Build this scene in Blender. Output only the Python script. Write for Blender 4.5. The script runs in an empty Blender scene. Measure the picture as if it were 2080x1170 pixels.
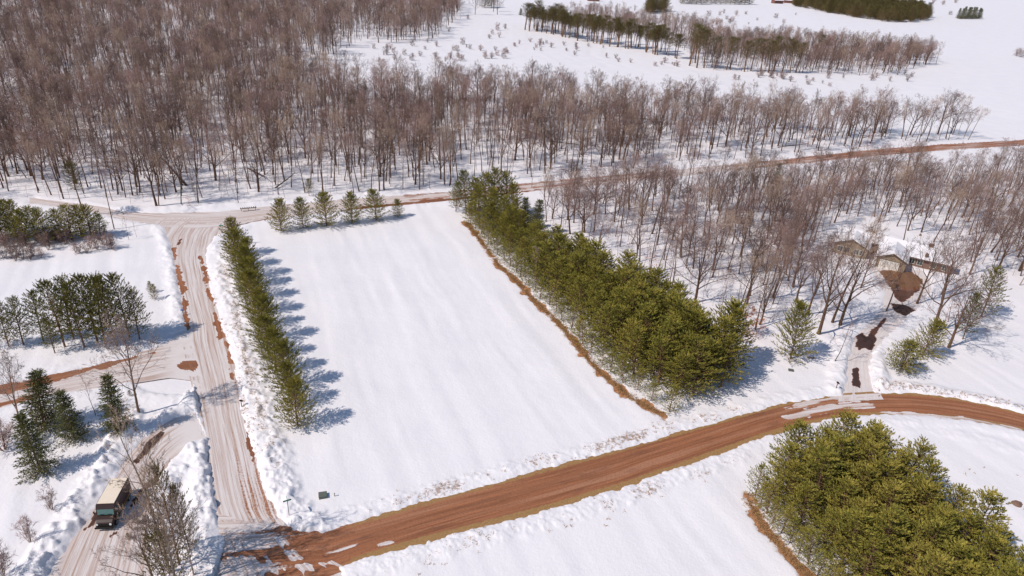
import bpy, math, random
import numpy as np
from math import sin, cos, tan, pi, radians
from mathutils import Vector, Matrix

# ------------------------------------------------------------------ camera, sky, sun, exposure
S = bpy.context.scene
COL = S.collection
TH, RO, FPX, HC = radians(27.5), radians(3.5), 1387.0, 70.0
_R0 = np.array([1, 0, 0.]); _U0 = np.array([0, sin(TH), cos(TH)]); FWD = np.array([0, cos(TH), -sin(TH)])
RGT = cos(RO)*_R0 + sin(RO)*_U0; UPV = -sin(RO)*_R0 + cos(RO)*_U0
cam = bpy.data.cameras.new('camera'); camo = bpy.data.objects.new('camera', cam); COL.objects.link(camo)
cam.sensor_width = 36; cam.lens = FPX/2080*36; cam.clip_end = 30000; cam.clip_start = 0.5
m = Matrix.Identity(4)
for i in range(3):
    m[i][0] = RGT[i]; m[i][1] = UPV[i]; m[i][2] = -FWD[i]
m[2][3] = HC
camo.matrix_world = m
S.camera = camo
SUN_EL = radians(48); SUN_AZ = math.atan2(-.88, -.47)          # azimuth from +Y towards +X
W = bpy.data.worlds.new('World'); S.world = W; W.use_nodes = True
nt = W.node_tree; sk = nt.nodes.new('ShaderNodeTexSky'); sk.sky_type = 'NISHITA'; sk.sun_disc = False
sk.sun_elevation = SUN_EL; sk.sun_rotation = SUN_AZ % (2*pi); sk.altitude = 300; sk.ozone_density = 2.0; sk.air_density = 1.0; sk.dust_density = 0.3
nt.links.new(sk.outputs[0], nt.nodes['Background'].inputs[0]); nt.nodes['Background'].inputs[1].default_value = 0.118
sl = bpy.data.lights.new('sun', 'SUN'); sl.energy = 4.0; sl.angle = radians(0.5); sl.color = (1, 0.915, 0.835)
slo = bpy.data.objects.new('sun', sl); COL.objects.link(slo)
sdir = Vector((sin(SUN_AZ)*cos(SUN_EL), cos(SUN_AZ)*cos(SUN_EL), sin(SUN_EL)))
slo.rotation_euler = sdir.to_track_quat('Z', 'Y').to_euler()
S.view_settings.view_transform = 'Standard'; S.view_settings.look = 'None'; S.view_settings.exposure = -0.09; S.view_settings.gamma = 1

# ------------------------------------------------------------------ survey: photo point -> ground point
def P(u, v, z=0.0):
    d = FWD + (u-1040)/FPX*RGT - (v-585)/FPX*UPV
    t = (HC-z)/-d[2]
    return (d[0]*t, d[1]*t)
def PV(u, v, z=0.0):
    p = P(u, v, z); return Vector((p[0], p[1], z))
def proj(x, y, z):
    q = np.array([x, y, z-HC]); w = q@FWD
    return 1040+FPX*(q@RGT)/w, 585-FPX*(q@UPV)/w
def tall(u, v, top):
    x, y = P(u, v); lo, hi = 0.2, 60.
    for _ in range(30):
        mid = (lo+hi)/2
        if proj(x, y, mid)[1] > top: lo = mid
        else: hi = mid
    return lo
def PL(pts): return np.array([P(*p) for p in pts])

# ------------------------------------------------------------------ numpy helpers
def hsh(ix, iy, s):
    n = (ix.astype(np.int64)*374761393 + iy.astype(np.int64)*668265263 + s*1442695041) & 0xFFFFFFFF
    n = ((n ^ (n >> 13))*1274126177) & 0xFFFFFFFF
    n = (n ^ (n >> 16))
    return (n & 0xFFFFFF)/float(0xFFFFFF)
def vn(x, y, s=0):
    ix = np.floor(x); iy = np.floor(y); fx = x-ix; fy = y-iy
    fx = fx*fx*(3-2*fx); fy = fy*fy*(3-2*fy)
    a = hsh(ix, iy, s); b = hsh(ix+1, iy, s); c = hsh(ix, iy+1, s); d = hsh(ix+1, iy+1, s)
    return (a*(1-fx)+b*fx)*(1-fy)+(c*(1-fx)+d*fx)*fy
def fbm(x, y, s=0, o=3):
    r = 0; a = .5; t = 0
    for k in range(o):
        r = r+a*vn(x*2**k+k*17.3, y*2**k-k*9.1, s+k); t += a; a *= .5
    return r/t
def sst(a, b, x):
    t = np.clip((x-a)/(b-a), 0, 1); return t*t*(3-2*t)
def seg_dist(px, py, pts, hw=None, open_ends=False):
    """signed distance to a polyline band (negative inside)"""
    best = np.full(px.shape, 1e9)
    for k in range(len(pts)-1):
        a = pts[k]; b = pts[k+1]; d = b-a; L2 = d@d+1e-9
        tr = ((px-a[0])*d[0]+(py-a[1])*d[1])/L2; t = np.clip(tr, 0, 1)
        q = np.hypot(px-a[0]-t*d[0], py-a[1]-t*d[1])
        if hw is not None: q = q-(hw[k]*(1-t)+hw[k+1]*t)
        best = np.minimum(best, q)
    if open_ends:
        for e, f in ((0, 3), (-1, -4)):
            o = pts[e]-pts[f]; o = o/np.hypot(*o); along = (px-pts[e][0])*o[0]+(py-pts[e][1])*o[1]; near_ = np.hypot(px-pts[e][0], py-pts[e][1]) < 14
            best = np.where((along > 0) & near_, np.maximum(best, 50.), best)
    return best
def inpoly(px, py, poly):
    c = np.zeros(px.shape, bool); n = len(poly)
    for i in range(n):
        x1, y1 = poly[i]; x2, y2 = poly[(i+1) % n]
        if y1 == y2: continue
        cond = ((y1 > py) != (y2 > py)) & (px < (x2-x1)*(py-y1)/(y2-y1)+x1)
        c ^= cond
    return c
def poly_sd(px, py, poly):
    q = np.vstack([poly, poly[:1]])
    d = seg_dist(px, py, q)
    return np.where(inpoly(px, py, poly), -d, d)
def resample(p, n):
    L = np.r_[0, np.cumsum(np.hypot(*np.diff(p, axis=0).T))]
    t = np.linspace(0, L[-1], n)
    return np.c_[np.interp(t, L, p[:, 0]), np.interp(t, L, p[:, 1])]
def smooth_line(p, n):
    q = resample(p, n)
    for _ in range(3):
        q[1:-1] = .25*q[:-2]+.5*q[1:-1]+.25*q[2:]
    return q

# ------------------------------------------------------------------ object helpers
def tag(o, label=None, cat=None, group=None, kind=None):
    if label: o['label'] = label
    if cat: o['category'] = cat
    if group: o['group'] = group
    if kind: o['kind'] = kind
    return o
def meshobj(name, me, mats=(), parent=None):
    o = bpy.data.objects.new(name, me); COL.objects.link(o)
    for mm in mats:
        if mm.name not in [x.name for x in me.materials if x]: me.materials.append(mm)
    if parent: o.parent = parent
    return o
def empty(name, loc, rz=0, sc=1.0):
    o = bpy.data.objects.new(name, None); COL.objects.link(o); o.location = loc; o.rotation_euler = (0, 0, rz)
    o.scale = (sc, sc, sc) if isinstance(sc, (int, float)) else sc
    o.empty_display_size = .5
    return o
def mesh_np(name, verts, faces, smooth=False):
    """faces: list of (array Nx3 or Nx4)"""
    me = bpy.data.meshes.new(name); verts = np.asarray(verts, np.float32)
    me.vertices.add(len(verts)); me.vertices.foreach_set('co', verts.ravel())
    loops = np.concatenate([f.ravel() for f in faces]).astype(np.int32)
    sizes = np.concatenate([np.full(len(f), f.shape[1], np.int32) for f in faces])
    me.loops.add(len(loops)); me.loops.foreach_set('vertex_index', loops)
    me.polygons.add(len(sizes)); st = np.r_[0, np.cumsum(sizes)[:-1]].astype(np.int32)
    me.polygons.foreach_set('loop_start', st); me.polygons.foreach_set('loop_total', sizes)
    me.update(calc_edges=True)
    if smooth: me.shade_smooth()
    else: me.shade_flat()
    return me
def fattr(me, name, arr):
    a = me.attributes.new(name, 'FLOAT', 'POINT'); a.data.foreach_set('value', np.asarray(arr, np.float32).ravel())

# ------------------------------------------------------------------ materials
def mat(name, base=(.5, .5, .5), rough=.7, spec=.3, metal=0.):
    mm = bpy.data.materials.new(name); mm.use_nodes = True
    b = mm.node_tree.nodes['Principled BSDF']
    b.inputs['Base Color'].default_value = (*base, 1); b.inputs['Roughness'].default_value = rough
    b.inputs['Specular IOR Level'].default_value = spec; b.inputs['Metallic'].default_value = metal
    return mm
class NB:
    def __init__(s, mm): s.t = mm.node_tree; s.b = s.t.nodes['Principled BSDF']
    def n(s, typ, **kw):
        x = s.t.nodes.new(typ)
        for k, v in kw.items(): setattr(x, k, v)
        return x
    def l(s, a, b): s.t.links.new(a, b)
    def attr(s, name): return s.n('ShaderNodeAttribute', attribute_name=name).outputs['Fac']
    def math(s, op, a, b=0., clamp=False):
        x = s.n('ShaderNodeMath', operation=op); x.use_clamp = clamp
        for i, v in enumerate((a, b)):
            if isinstance(v, (int, float)): x.inputs[i].default_value = v
            else: s.l(v, x.inputs[i])
        return x.outputs[0]
    def mix(s, f, a, b):
        x = s.n('ShaderNodeMix', data_type='RGBA')
        for i, v in ((0, f), (6, a), (7, b)):
            if isinstance(v, (int, float)): x.inputs[i].default_value = v
            elif isinstance(v, tuple): x.inputs[i].default_value = (*v, 1)
            else: s.l(v, x.inputs[i])
        return x.outputs[2]
    def noise(s, vec, scale, det=3., rough=.6):
        x = s.n('ShaderNodeTexNoise'); x.inputs['Scale'].default_value = scale; x.inputs['Detail'].default_value = det; x.inputs['Roughness'].default_value = rough
        if vec is not None: s.l(vec, x.inputs['Vector'])
        return x.outputs[0]
    def ramp(s, f, a, b):
        x = s.n('ShaderNodeMapRange'); x.interpolation_type = 'SMOOTHSTEP'; s.l(f, x.inputs[0]); x.inputs[1].default_value = a; x.inputs[2].default_value = b
        return x.outputs[0]
    def xyz(s, a, b, c=0.):
        x = s.n('ShaderNodeCombineXYZ')
        for i, v in enumerate((a, b, c)):
            if isinstance(v, (int, float)): x.inputs[i].default_value = v
            else: s.l(v, x.inputs[i])
        return x.outputs[0]
    def bump(s, h, st, dist):
        x = s.n('ShaderNodeBump'); x.inputs['Strength'].default_value = st; x.inputs['Distance'].default_value = dist
        s.l(h, x.inputs['Height']); s.l(x.outputs[0], s.b.inputs['Normal'])
    def pos(s): return s.n('ShaderNodeNewGeometry').outputs['Position']
    def obj(s): return s.n('ShaderNodeTexCoord').outputs['Object']
    def rnd(s): return s.n('ShaderNodeObjectInfo').outputs['Random']

# snow ground with bare grass where the attribute says so
M_snow = mat('snow', (.8, .8, .8), .6, .15); B = NB(M_snow)
p = B.pos()
snowc = B.mix(B.ramp(B.noise(p, .12, 4), .3, .75), (.83, .795, .80), (.79, .76, .775))
dirty = B.attr('debris')
dn = B.noise(p, 1.7, 5, .7)
dfac = B.math('MULTIPLY', B.ramp(B.math('ADD', dn, B.math('MULTIPLY', dirty, .17)), .67, .80), B.math('MINIMUM', dirty, 1.0))
snowc = B.mix(B.math('MULTIPLY', dfac, .75), snowc, (.30, .19, .12))
bare = B.attr('bare')
gcol = B.mix(B.ramp(B.noise(p, 1.6, 5, .75), .3, .7), (.20, .085, .04), (.58, .30, .15))
bf = B.ramp(B.math('ADD', bare, B.math('MULTIPLY', B.math('SUBTRACT', B.noise(p, 1.6, 6, .8), .5), 1.5)), .36, .60)
B.l(B.mix(bf, snowc, gcol), B.b.inputs['Base Color'])
hh = B.math('ADD', B.noise(p, 2.5, 4, .6), B.math('MULTIPLY', B.noise(p, .45, 3), 2.0))
B.bump(hh, .35, .12)

# roads: packed snow / red gravel / wet asphalt by attribute
M_road = mat('road_surface', (.6, .5, .45), .75, .2); B = NB(M_road)
ac = B.attr('across'); al = B.attr('along'); p = B.pos()
wob = B.math('MULTIPLY', B.noise(p, .05, 2), 1.1)
st1 = B.noise(B.xyz(B.math('ADD', B.math('MULTIPLY', ac, 2.2), wob), B.math('MULTIPLY', al, .05)), 1.0, 5, .65)
st2 = B.noise(B.xyz(B.math('ADD', B.math('MULTIPLY', ac, .9), wob), B.math('MULTIPLY', al, .025), 7.), 1.0, 3, .6)
fine = B.noise(p, 3.0, 5, .7)
stk = B.attr('streak')
snowr = B.mix(B.math('MULTIPLY', B.ramp(st1, .42, .66), stk), (.70, .64, .62), (.43, .30, .24))
snowr = B.mix(B.math('MULTIPLY', B.math('MULTIPLY', B.ramp(st2, .48, .7), .55), stk), snowr, (.50, .37, .31))
snowr = B.mix(B.math('MULTIPLY', B.ramp(B.noise(p, .35, 4), .45, .7), .35), snowr, (.60, .49, .44))
dirt = B.mix(B.ramp(st1, .3, .7), (.21, .078, .036), (.40, .160, .075))
dirt = B.mix(B.math('MULTIPLY', B.ramp(st2, .48, .66), .8), dirt, (.42, .20, .115))
dirt = B.mix(B.math('MULTIPLY', B.ramp(fine, .42, .75), .5), dirt, (.15, .065, .04))
dirt = B.mix(B.math('MULTIPLY', B.ramp(B.noise(B.xyz(B.math('MULTIPLY', ac, .5), B.math('MULTIPLY', al, .09), 3.), 1.0, 5, .75), .52, .7), .55), dirt, (.12, .055, .038))
dirt = B.mix(B.math('MULTIPLY', B.ramp(B.noise(p, 9., 3, .8), .5, .75), .35), dirt, (.50, .28, .18))
shd = B.attr('shoulder')
dirt = B.mix(B.ramp(B.math('ADD', shd, B.math('MULTIPLY', B.math('SUBTRACT', B.noise(p, 1.1, 4, .7), .5), 1.2)), .35, .75), dirt, B.mix(fine, (.16, .08, .035), (.50, .30, .12)))
wet = B.attr('wet')
dirt = B.mix(wet, dirt, B.mix(fine, (.035, .020, .020), (.09, .05, .04)))
df = B.ramp(B.math('ADD', B.attr('dirt'), B.math('ADD', B.math('MULTIPLY', B.math('SUBTRACT', st1, .5), .75), B.math('MULTIPLY', B.math('SUBTRACT', fine, .5), .5))), .42, .58)
B.l(B.mix(df, snowr, dirt), B.b.inputs['Base Color'])
B.bump(B.math('ADD', B.math('MULTIPLY', st1, 1.6), fine), .4, .08)

def bark(name, c0, c1, var=.25):
    mm = mat(name, c0, .9, .1); B = NB(mm)
    c = B.mix(B.noise(B.obj(), 1.3, 3), c0, c1)
    x = B.n('ShaderNodeHueSaturation'); B.l(B.math('ADD', B.math('MULTIPLY', B.rnd(), var*2), 1-var), x.inputs['Value']); B.l(c, x.inputs['Color'])
    B.l(x.outputs[0], B.b.inputs['Base Color']); return mm
M_bark = bark('bark', (.075, .042, .030), (.20, .12, .08))
M_twig = bark('twigs', (.20, .122, .105), (.38, .26, .225), .45)
M_twigB = bark('grey_twigs', (.29, .20, .15), (.46, .34, .26), .3)
M_twigC = bark('dark_twigs', (.12, .078, .064), (.24, .16, .13), .35)
M_pale = bark('pale_bark', (.42, .34, .28), (.30, .22, .18))
M_paletwig = bark('pale_twigs', (.36, .27, .225), (.28, .19, .165), .3)
M_pinebark = bark('pine_bark', (.14, .085, .055), (.26, .15, .09))
M_orange = bark('orange_leaves', (.50, .17, .05), (.34, .10, .03))
def needles(name, c0, c1, c2):
    mm = mat(name, c0, .75, .12); B = NB(mm)
    n = B.noise(B.obj(), .9, 4, .7)
    c = B.mix(B.ramp(n, .35, .68), c0, c1); c = B.mix(B.math('MULTIPLY', B.ramp(B.rnd(), .4, 1.0), .35), c, c2)
    B.l(c, B.b.inputs['Base Color'])
    return mm
M_needle = needles('pine_needles', (.125, .125, .024), (.40, .335, .068), (.42, .32, .075))
M_needle2 = needles('dark_needles', (.10, .105, .024), (.27, .235, .055), (.30, .22, .06))
M_spruce = needles('spruce_needles', (.09, .10, .034), (.19, .18, .058), (.14, .15, .07))
M_farneedle = needles('far_needles', (.11, .095, .035), (.20, .165, .065), (.21, .15, .07))
M_grass = bark('dry_grass_blades', (.52, .34, .17), (.38, .20, .09))

# ------------------------------------------------------------------ roads: edges measured on the photograph
ROADS = {}
def road(key, e1, e2, n, off=0.0):
    a = smooth_line(PL(e1), n); b = smooth_line(PL(e2), n)
    ROADS[key] = (a, b, off)
road('gravel_road',
     [(440, 1062), (490, 1072), (530, 1078), (560, 1079), (598, 1082), (650, 1088), (700, 1072), (740, 1060), (840, 1028), (950, 998), (1040, 973), (1150, 943), (1260, 914), (1380, 880), (1450, 861), (1530, 838), (1600, 820), (1700, 805), (1800, 799), (1880, 802), (1960, 814), (2020, 826), (2080, 842), (2180, 868), (2300, 905)],
     [(450, 1230), (520, 1212), (580, 1192), (630, 1172), (690, 1152), (730, 1136), (770, 1124), (850, 1101), (950, 1076), (1040, 1053), (1150, 1023), (1260, 990), (1380, 948), (1450, 922), (1550, 886), (1640, 860), (1700, 848), (1770, 842), (1860, 843), (1960, 852), (2020, 862), (2080, 874), (2180, 905), (2300, 950)], 560, .008)
road('snowy_road',
     [(330, 443), (338, 462), (345, 480), (350, 500), (355, 535), (362, 570), (370, 610), (380, 660), (378, 690), (384, 720), (395, 770), (408, 830), (418, 880), (428, 960), (436, 1040), (448, 1120), (455, 1180), (470, 1300)],
     [(520, 443), (470, 456), (436, 476), (418, 505), (416, 535), (426, 580), (438, 630), (455, 680), (470, 730), (482, 780), (494, 850), (512, 920), (530, 985), (552, 1045), (590, 1090), (640, 1130), (690, 1160), (740, 1300)], 460, .0)
road('country_road',
     [(60, 402), (140, 412), (200, 420), (260, 432), (330, 434), (400, 432), (480, 428), (540, 420), (700, 405), (820, 397), (950, 387), (1075, 371), (1200, 360), (1330, 349), (1450, 337), (1600, 323), (1760, 305), (1920, 293), (2080, 284), (2300, 266)],
     [(60, 412), (140, 422), (200, 433), (260, 447), (330, 458), (400, 462), (480, 455), (540, 446), (700, 427), (820, 416), (950, 404), (1075, 389), (1200, 377), (1330, 364), (1450, 350), (1600, 335), (1760, 318), (1920, 305), (2080, 295), (2300, 277)], 520, .004)
road('side_road',
     [(-160, 815), (-60, 797), (0, 784), (100, 764), (200, 741), (270, 726), (320, 712), (350, 700), (385, 665)],
     [(-160, 865), (-60, 843), (0, 827), (100, 802), (200, 785), (280, 772), (340, 762), (385, 765), (420, 800)], 260, .012)
road('parking_drive',
     [(20, 1300), (70, 1200), (110, 1140), (150, 1085), (192, 1030), (235, 970), (270, 920), (305, 880), (345, 855), (395, 838)],
     [(330, 1300), (300, 1200), (290, 1130), (285, 1080), (290, 1030), (310, 985), (335, 950), (365, 915), (395, 895), (425, 890)], 260, .016)
road('house_drive',
     [(1712, 815), (1722, 780), (1722, 740), (1733, 695), (1765, 660), (1792, 628), (1797, 600), (1785, 565), (1765, 540), (1762, 530)],
     [(1785, 812), (1768, 780), (1763, 740), (1778, 705), (1805, 675), (1838, 645), (1866, 620), (1885, 590), (1888, 568), (1870, 548)], 220, .012)
CL = {k: (.5*(a[::6]+b[::6]), .5*np.hypot(*(a[::6]-b[::6]).T)) for k, (a, b, o) in ROADS.items()}
def road_sd(x, y):
    d = np.full(x.shape, 1e9)
    for k, (c, hw) in CL.items():
        m0 = hw*0
        # true half width: perpendicular component
        t = np.gradient(c, axis=0); t /= np.hypot(*t.T)[:, None]+1e-9
        ed = (ROADS[k][0][::6]-c); hwp = np.abs(ed[:, 0]*t[:, 1]-ed[:, 1]*t[:, 0])
        d = np.minimum(d, seg_dist(x, y, c, hwp, True))
    return d
# rough snow: (polyline in photo, half width m, height m, lump m)
BANKS = [
 ([(452, 500), (462, 560), (478, 620), (498, 690), (515, 760), (530, 830), (548, 900), (566, 970), (580, 1040), (640, 1070)], 2.6, .35, .55),
 ([(300, 452), (330, 480), (345, 530), (352, 580), (362, 640), (366, 680), (335, 712), (280, 730)], 1.0, .0, .42),
 ([(60, 1190), (100, 1100), (140, 1050), (180, 985), (215, 930), (250, 880), (268, 845)], 2.0, .45, .85),
 ([(400, 900), (410, 960), (418, 1020), (400, 1090), (420, 1160)], 2.2, .3, .65),
 ([(340, 775), (372, 772), (392, 800), (385, 830), (340, 845)], 1.6, .7, .3),
 ([(330, 1100), (310, 1050), (330, 1000), (360, 960)], 1.6, .3, .5),
 ([(700, 1050), (840, 1005), (1000, 960), (1150, 925), (1300, 885), (1450, 845), (1600, 805), (1700, 790)], 1.3, .05, .11),
 ([(760, 1150), (900, 1110), (1040, 1078), (1200, 1035), (1350, 980), (1500, 925)], 1.8, .08, .13),
 ([(1640, 880), (1750, 865), (1880, 870), (1980, 890), (2100, 925)], 1.8, .1, .12),
 ([(1790, 785), (1900, 792), (2000, 812), (2100, 840)], 1.4, .35, .30),
 ([(1765, 690), (1775, 730), (1785, 780)], 1.8, .5, .35),
 ([(1712, 690), (1706, 740), (1700, 790)], 1.8, .45, .30),
 ([(250, 425), (330, 424), (420, 422), (540, 412), (700, 398), (820, 390)], 1.3, .6, .35),
 ([(560, 455), (700, 434), (820, 421), (920, 411)], .8, .2, .15),
]
BK = [(PL(p), w, h, l) for p, w, h, l in BANKS]
EDGES = [  # thawed brown strips beside the pine plantings
 ([(945, 452), (962, 470), (985, 500), (1015, 540), (1055, 577), (1090, 615), (1130, 652), (1175, 705), (1220, 757), (1280, 808), (1345, 842)], .9),
 ([(1518, 1012), (1555, 1072), (1600, 1125), (1640, 1168), (1700, 1260)], 1.0),
 ([(1170, 81), (1240, 93), (1255, 96)], 3.0), ([(1070, 63), (1110, 70)], 1.6), ([(1385, 118), (1400, 130)], 2.5),
]
EK = [(PL(p), w) for p, w in EDGES]
GRASSY = [
 ([(760, 1045), (900, 995), (1050, 952), (1200, 915), (1350, 870), (1500, 835)], 1.6),
 ([(800, 1148), (950, 1105), (1100, 1065), (1250, 1020), (1400, 965), (1480, 935)], 1.8),
 ([(1750, 785), (1850, 790), (1950, 805), (2080, 830)], 1.4),
 ([(455, 545), (480, 650), (515, 790), (560, 950)], 1.2),
 ([(420, 560), (455, 690), (490, 800), (520, 950)], .6),
]
GK = [(PL(p), w) for p, w in GRASSY]
def relief(x, y, want=False):
    r = np.hypot(x, y)
    z = .5*(fbm(x/55, y/55, 3)-.5)*sst(60, 200, r)*2 + .06*(fbm(x/9, y/9, 5, 2)-.5)
    # wind ripples over the open field
    u = x*.92+y*.39; w = -x*.39+y*.92
    z += .26*(fbm(u/2.9+.6*vn(x/14, y/14, 8), w/32, 11, 2)-.5)
    deb = np.zeros(x.shape); bare = np.zeros(x.shape)
    near = r < 420
    xs, ys = x[near], y[near]
    d0 = road_sd(xs, ys)
    d = d0+(fbm(xs/.9, ys/.9, 21, 3)-.5)*.9*sst(-1.2, .2, d0)+(fbm(xs/3.5, ys/3.5, 27, 2)-.5)*.6
    zz = z[near]
    zz = zz*sst(-.2, 3., d0)
    prof = -.16+.30*sst(-.35, .55, d) + .13*sst(.3, 1.2, d)*(1-sst(1.6, 3.8, d)) - .06*sst(2, 4, d)
    lump = sst(.48, .8, fbm(xs/.75, ys/.75, 31, 3))
    prof = prof+.09*lump*sst(.2, .8, d)*(1-sst(2., 4.5, d))
    chunk = sst(.42, .78, fbm(xs/1.15, ys/1.15, 41, 3)); ch2 = sst(.5, .62, vn(xs/.62, ys/.62, 47))*.35
    dd = np.zeros(xs.shape); bb = np.zeros(xs.shape)
    for (pl, w, h, l) in BK:
        q = seg_dist(xs, ys, pl)
        mm = (1-sst(w*.35, w*1.25, q+(fbm(xs/2.2, ys/2.2, 51, 2)-.5)*1.6))*sst(-.1, .5, d)
        prof = prof+mm*(h*(.5+.5*vn(xs/3, ys/3, 9))+l*(chunk+ch2)*.75)
    for (pl, w) in GK:
        q = seg_dist(xs, ys, pl); dd = np.maximum(dd, (1-sst(w*.3, w*1.4, q))*(.35+.9*sst(.42, .62, fbm(xs/7, ys/7, 95, 2))))
    for (pl, w) in EK:
        q = seg_dist(xs, ys, pl)+(fbm(xs/2.2, ys/2.2, 61, 3)-.5)*3.0+.15; e = 1-sst(0, w*1.9, q); bb = np.maximum(bb, e)
    prof = prof-.10*sst(.2, .6, bb)
    z[near] = zz+prof
    deb[near] = dd*sst(0, .4, d); bare[near] = bb
    if want: return z, deb, bare
    return z
def gz(x, y):
    return float(relief(np.array([x], float), np.array([y], float))[0])

# ---- ground sheet
ang = np.radians(np.linspace(-64, 64, 1060))
rad = np.concatenate([np.geomspace(16, 50, 60, endpoint=False), np.geomspace(50, 165, 500, endpoint=False), np.geomspace(165, 480, 190, endpoint=False), np.geomspace(480, 14000, 90)])
A, Rr = np.meshgrid(ang, rad); X = (Rr*np.sin(A)).ravel(); Y = (Rr*np.cos(A)).ravel()
Z, DEB, BARE = relief(X, Y, True)
na, nr = len(ang), len(rad)
idx = np.arange(na*nr).reshape(nr, na)
quads = np.stack([idx[:-1, :-1], idx[1:, :-1], idx[1:, 1:], idx[:-1, 1:]], -1).reshape(-1, 4)[:, ::-1]
me = mesh_np('ground', np.c_[X, Y, Z], [quads], True); fattr(me, 'debris', DEB); fattr(me, 'bare', BARE)
ground = tag(meshobj('ground', me, [M_snow]), 'snow covered ground with smooth fields and ploughed banks', 'ground', kind='structure')

# ---- road sheets with thaw patches
DIRTP = [([(352, 505), (357, 530), (372, 575), (383, 640), (382, 668), (376, 664), (369, 610), (358, 550)], 1, 0),
 ([(405, 520), (413, 527), (425, 575), (421, 582), (410, 548)], 1, 0), ([(412, 560), (428, 590), (440, 625), (434, 622), (420, 595)], .55, 0),
 ([(432, 628), (440, 640), (458, 684), (445, 690), (437, 660)], 1, 0), ([(456, 690), (464, 700), (476, 738), (468, 738)], .85, 0),
 ([(466, 750), (474, 760), (482, 782), (470, 770)], .8, 0),
 ([(356, 743), (374, 733), (398, 732), (404, 744), (395, 754), (368, 751)], 1, .25),
 ([(325, 712), (240, 740), (150, 764), (100, 779), (-160, 834), (-160, 815), (0, 784), (100, 763), (200, 740)], 1, .15),
 ([(-160, 850), (0, 816), (60, 804), (60, 811), (0, 828), (-160, 864)], .9, .1),
 ([(490, 456), (548, 443), (548, 450), (520, 456)], .95, .5), ([(700, 424), (1100, 384), (1100, 390), (700, 430)], .6, .3),
 ([(820, 396), (1330, 348), (1330, 352), (820, 401)], .45, .2), ([(830, 406), (1200, 367), (1330, 355), (1330, 359), (1200, 371), (830, 410)], .45, 0),
 ([(362, 488), (368, 486), (366, 494), (362, 497)], 1, .8),
 ([(327, 874), (334, 879), (307, 912), (277, 941), (272, 937), (296, 903)], 1, 1), ([(345, 958), (328, 962), (303, 978), (284, 994), (290, 1004), (305, 992), (330, 975)], 1, 1),
 ([(284, 994), (290, 1004), (280, 1016), (270, 1030), (262, 1040), (256, 1040), (268, 1020)], .6, 1),
 ([(196, 1040), (188, 1052), (168, 1079), (185, 1073), (206, 1052)], 1, 1), ([(222, 1088), (240, 1078), (238, 1083), (224, 1092)], .7, .9),
 ([(498, 855), (508, 880), (520, 930), (513, 938), (504, 905)], .75, .2),
 ([(1742, 682), (1752, 676), (1757, 684), (1766, 684), (1768, 674), (1780, 688), (1777, 702), (1768, 713), (1757, 706), (1745, 712), (1738, 704)], 1, 1),
 ([(1733, 750), (1742, 748), (1745, 765), (1744, 786), (1733, 782)], 1, 1), ([(1810, 617), (1835, 619), (1860, 630), (1838, 641), (1820, 634)], 1, 1),
 ([(1772, 538), (1790, 548), (1850, 552), (1872, 566), (1866, 588), (1848, 602), (1832, 616), (1820, 606), (1812, 588), (1800, 570)], 1, .5),
 ([(1808, 585), (1850, 592), (1866, 590), (1848, 604), (1832, 616), (1818, 606)], 1, .8), ([(1816, 574), (1828, 580), (1828, 594), (1818, 590)], 1, 1.0),
 ([(1765, 680), (1790, 650), (1800, 640), (1804, 645), (1775, 685)], .7, .8)]
CLEARP = [([(1590, 846), (1650, 828), (1720, 818), (1780, 822), (1775, 827), (1700, 832), (1640, 846), (1600, 852)], 1),
 ([(1595, 830), (1640, 812), (1720, 796), (1790, 797), (1780, 808), (1700, 818), (1640, 828)], .9),
 ([(1780, 838), (1850, 836), (1960, 848), (2080, 872), (2080, 880), (1860, 848)], .75), ([(760, 1112), (800, 1098), (798, 1106), (765, 1122)], .9),
 ([(660, 1118), (735, 1104), (720, 1112), (665, 1126)], .7)]
DIRTP = [(PL(p), a, w) for p, a, w in DIRTP]; CLEARP = [(PL(p), a) for p, a in CLEARP]
RLAB = {'gravel_road': ('reddish brown gravel road sweeping along the bottom of the field', .95), 'snowy_road': ('packed snow road with tan tyre tracks left of the pine row', .12),
        'country_road': ('snow packed country road running in front of the big woodland', .2), 'side_road': ('snowy side road with one thawed brown edge at left', .12),
        'parking_drive': ('snowy drive with dark thawed strips where the van is parked', .12), 'house_drive': ('driveway with dark melted patches up to the house', .10)}
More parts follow.
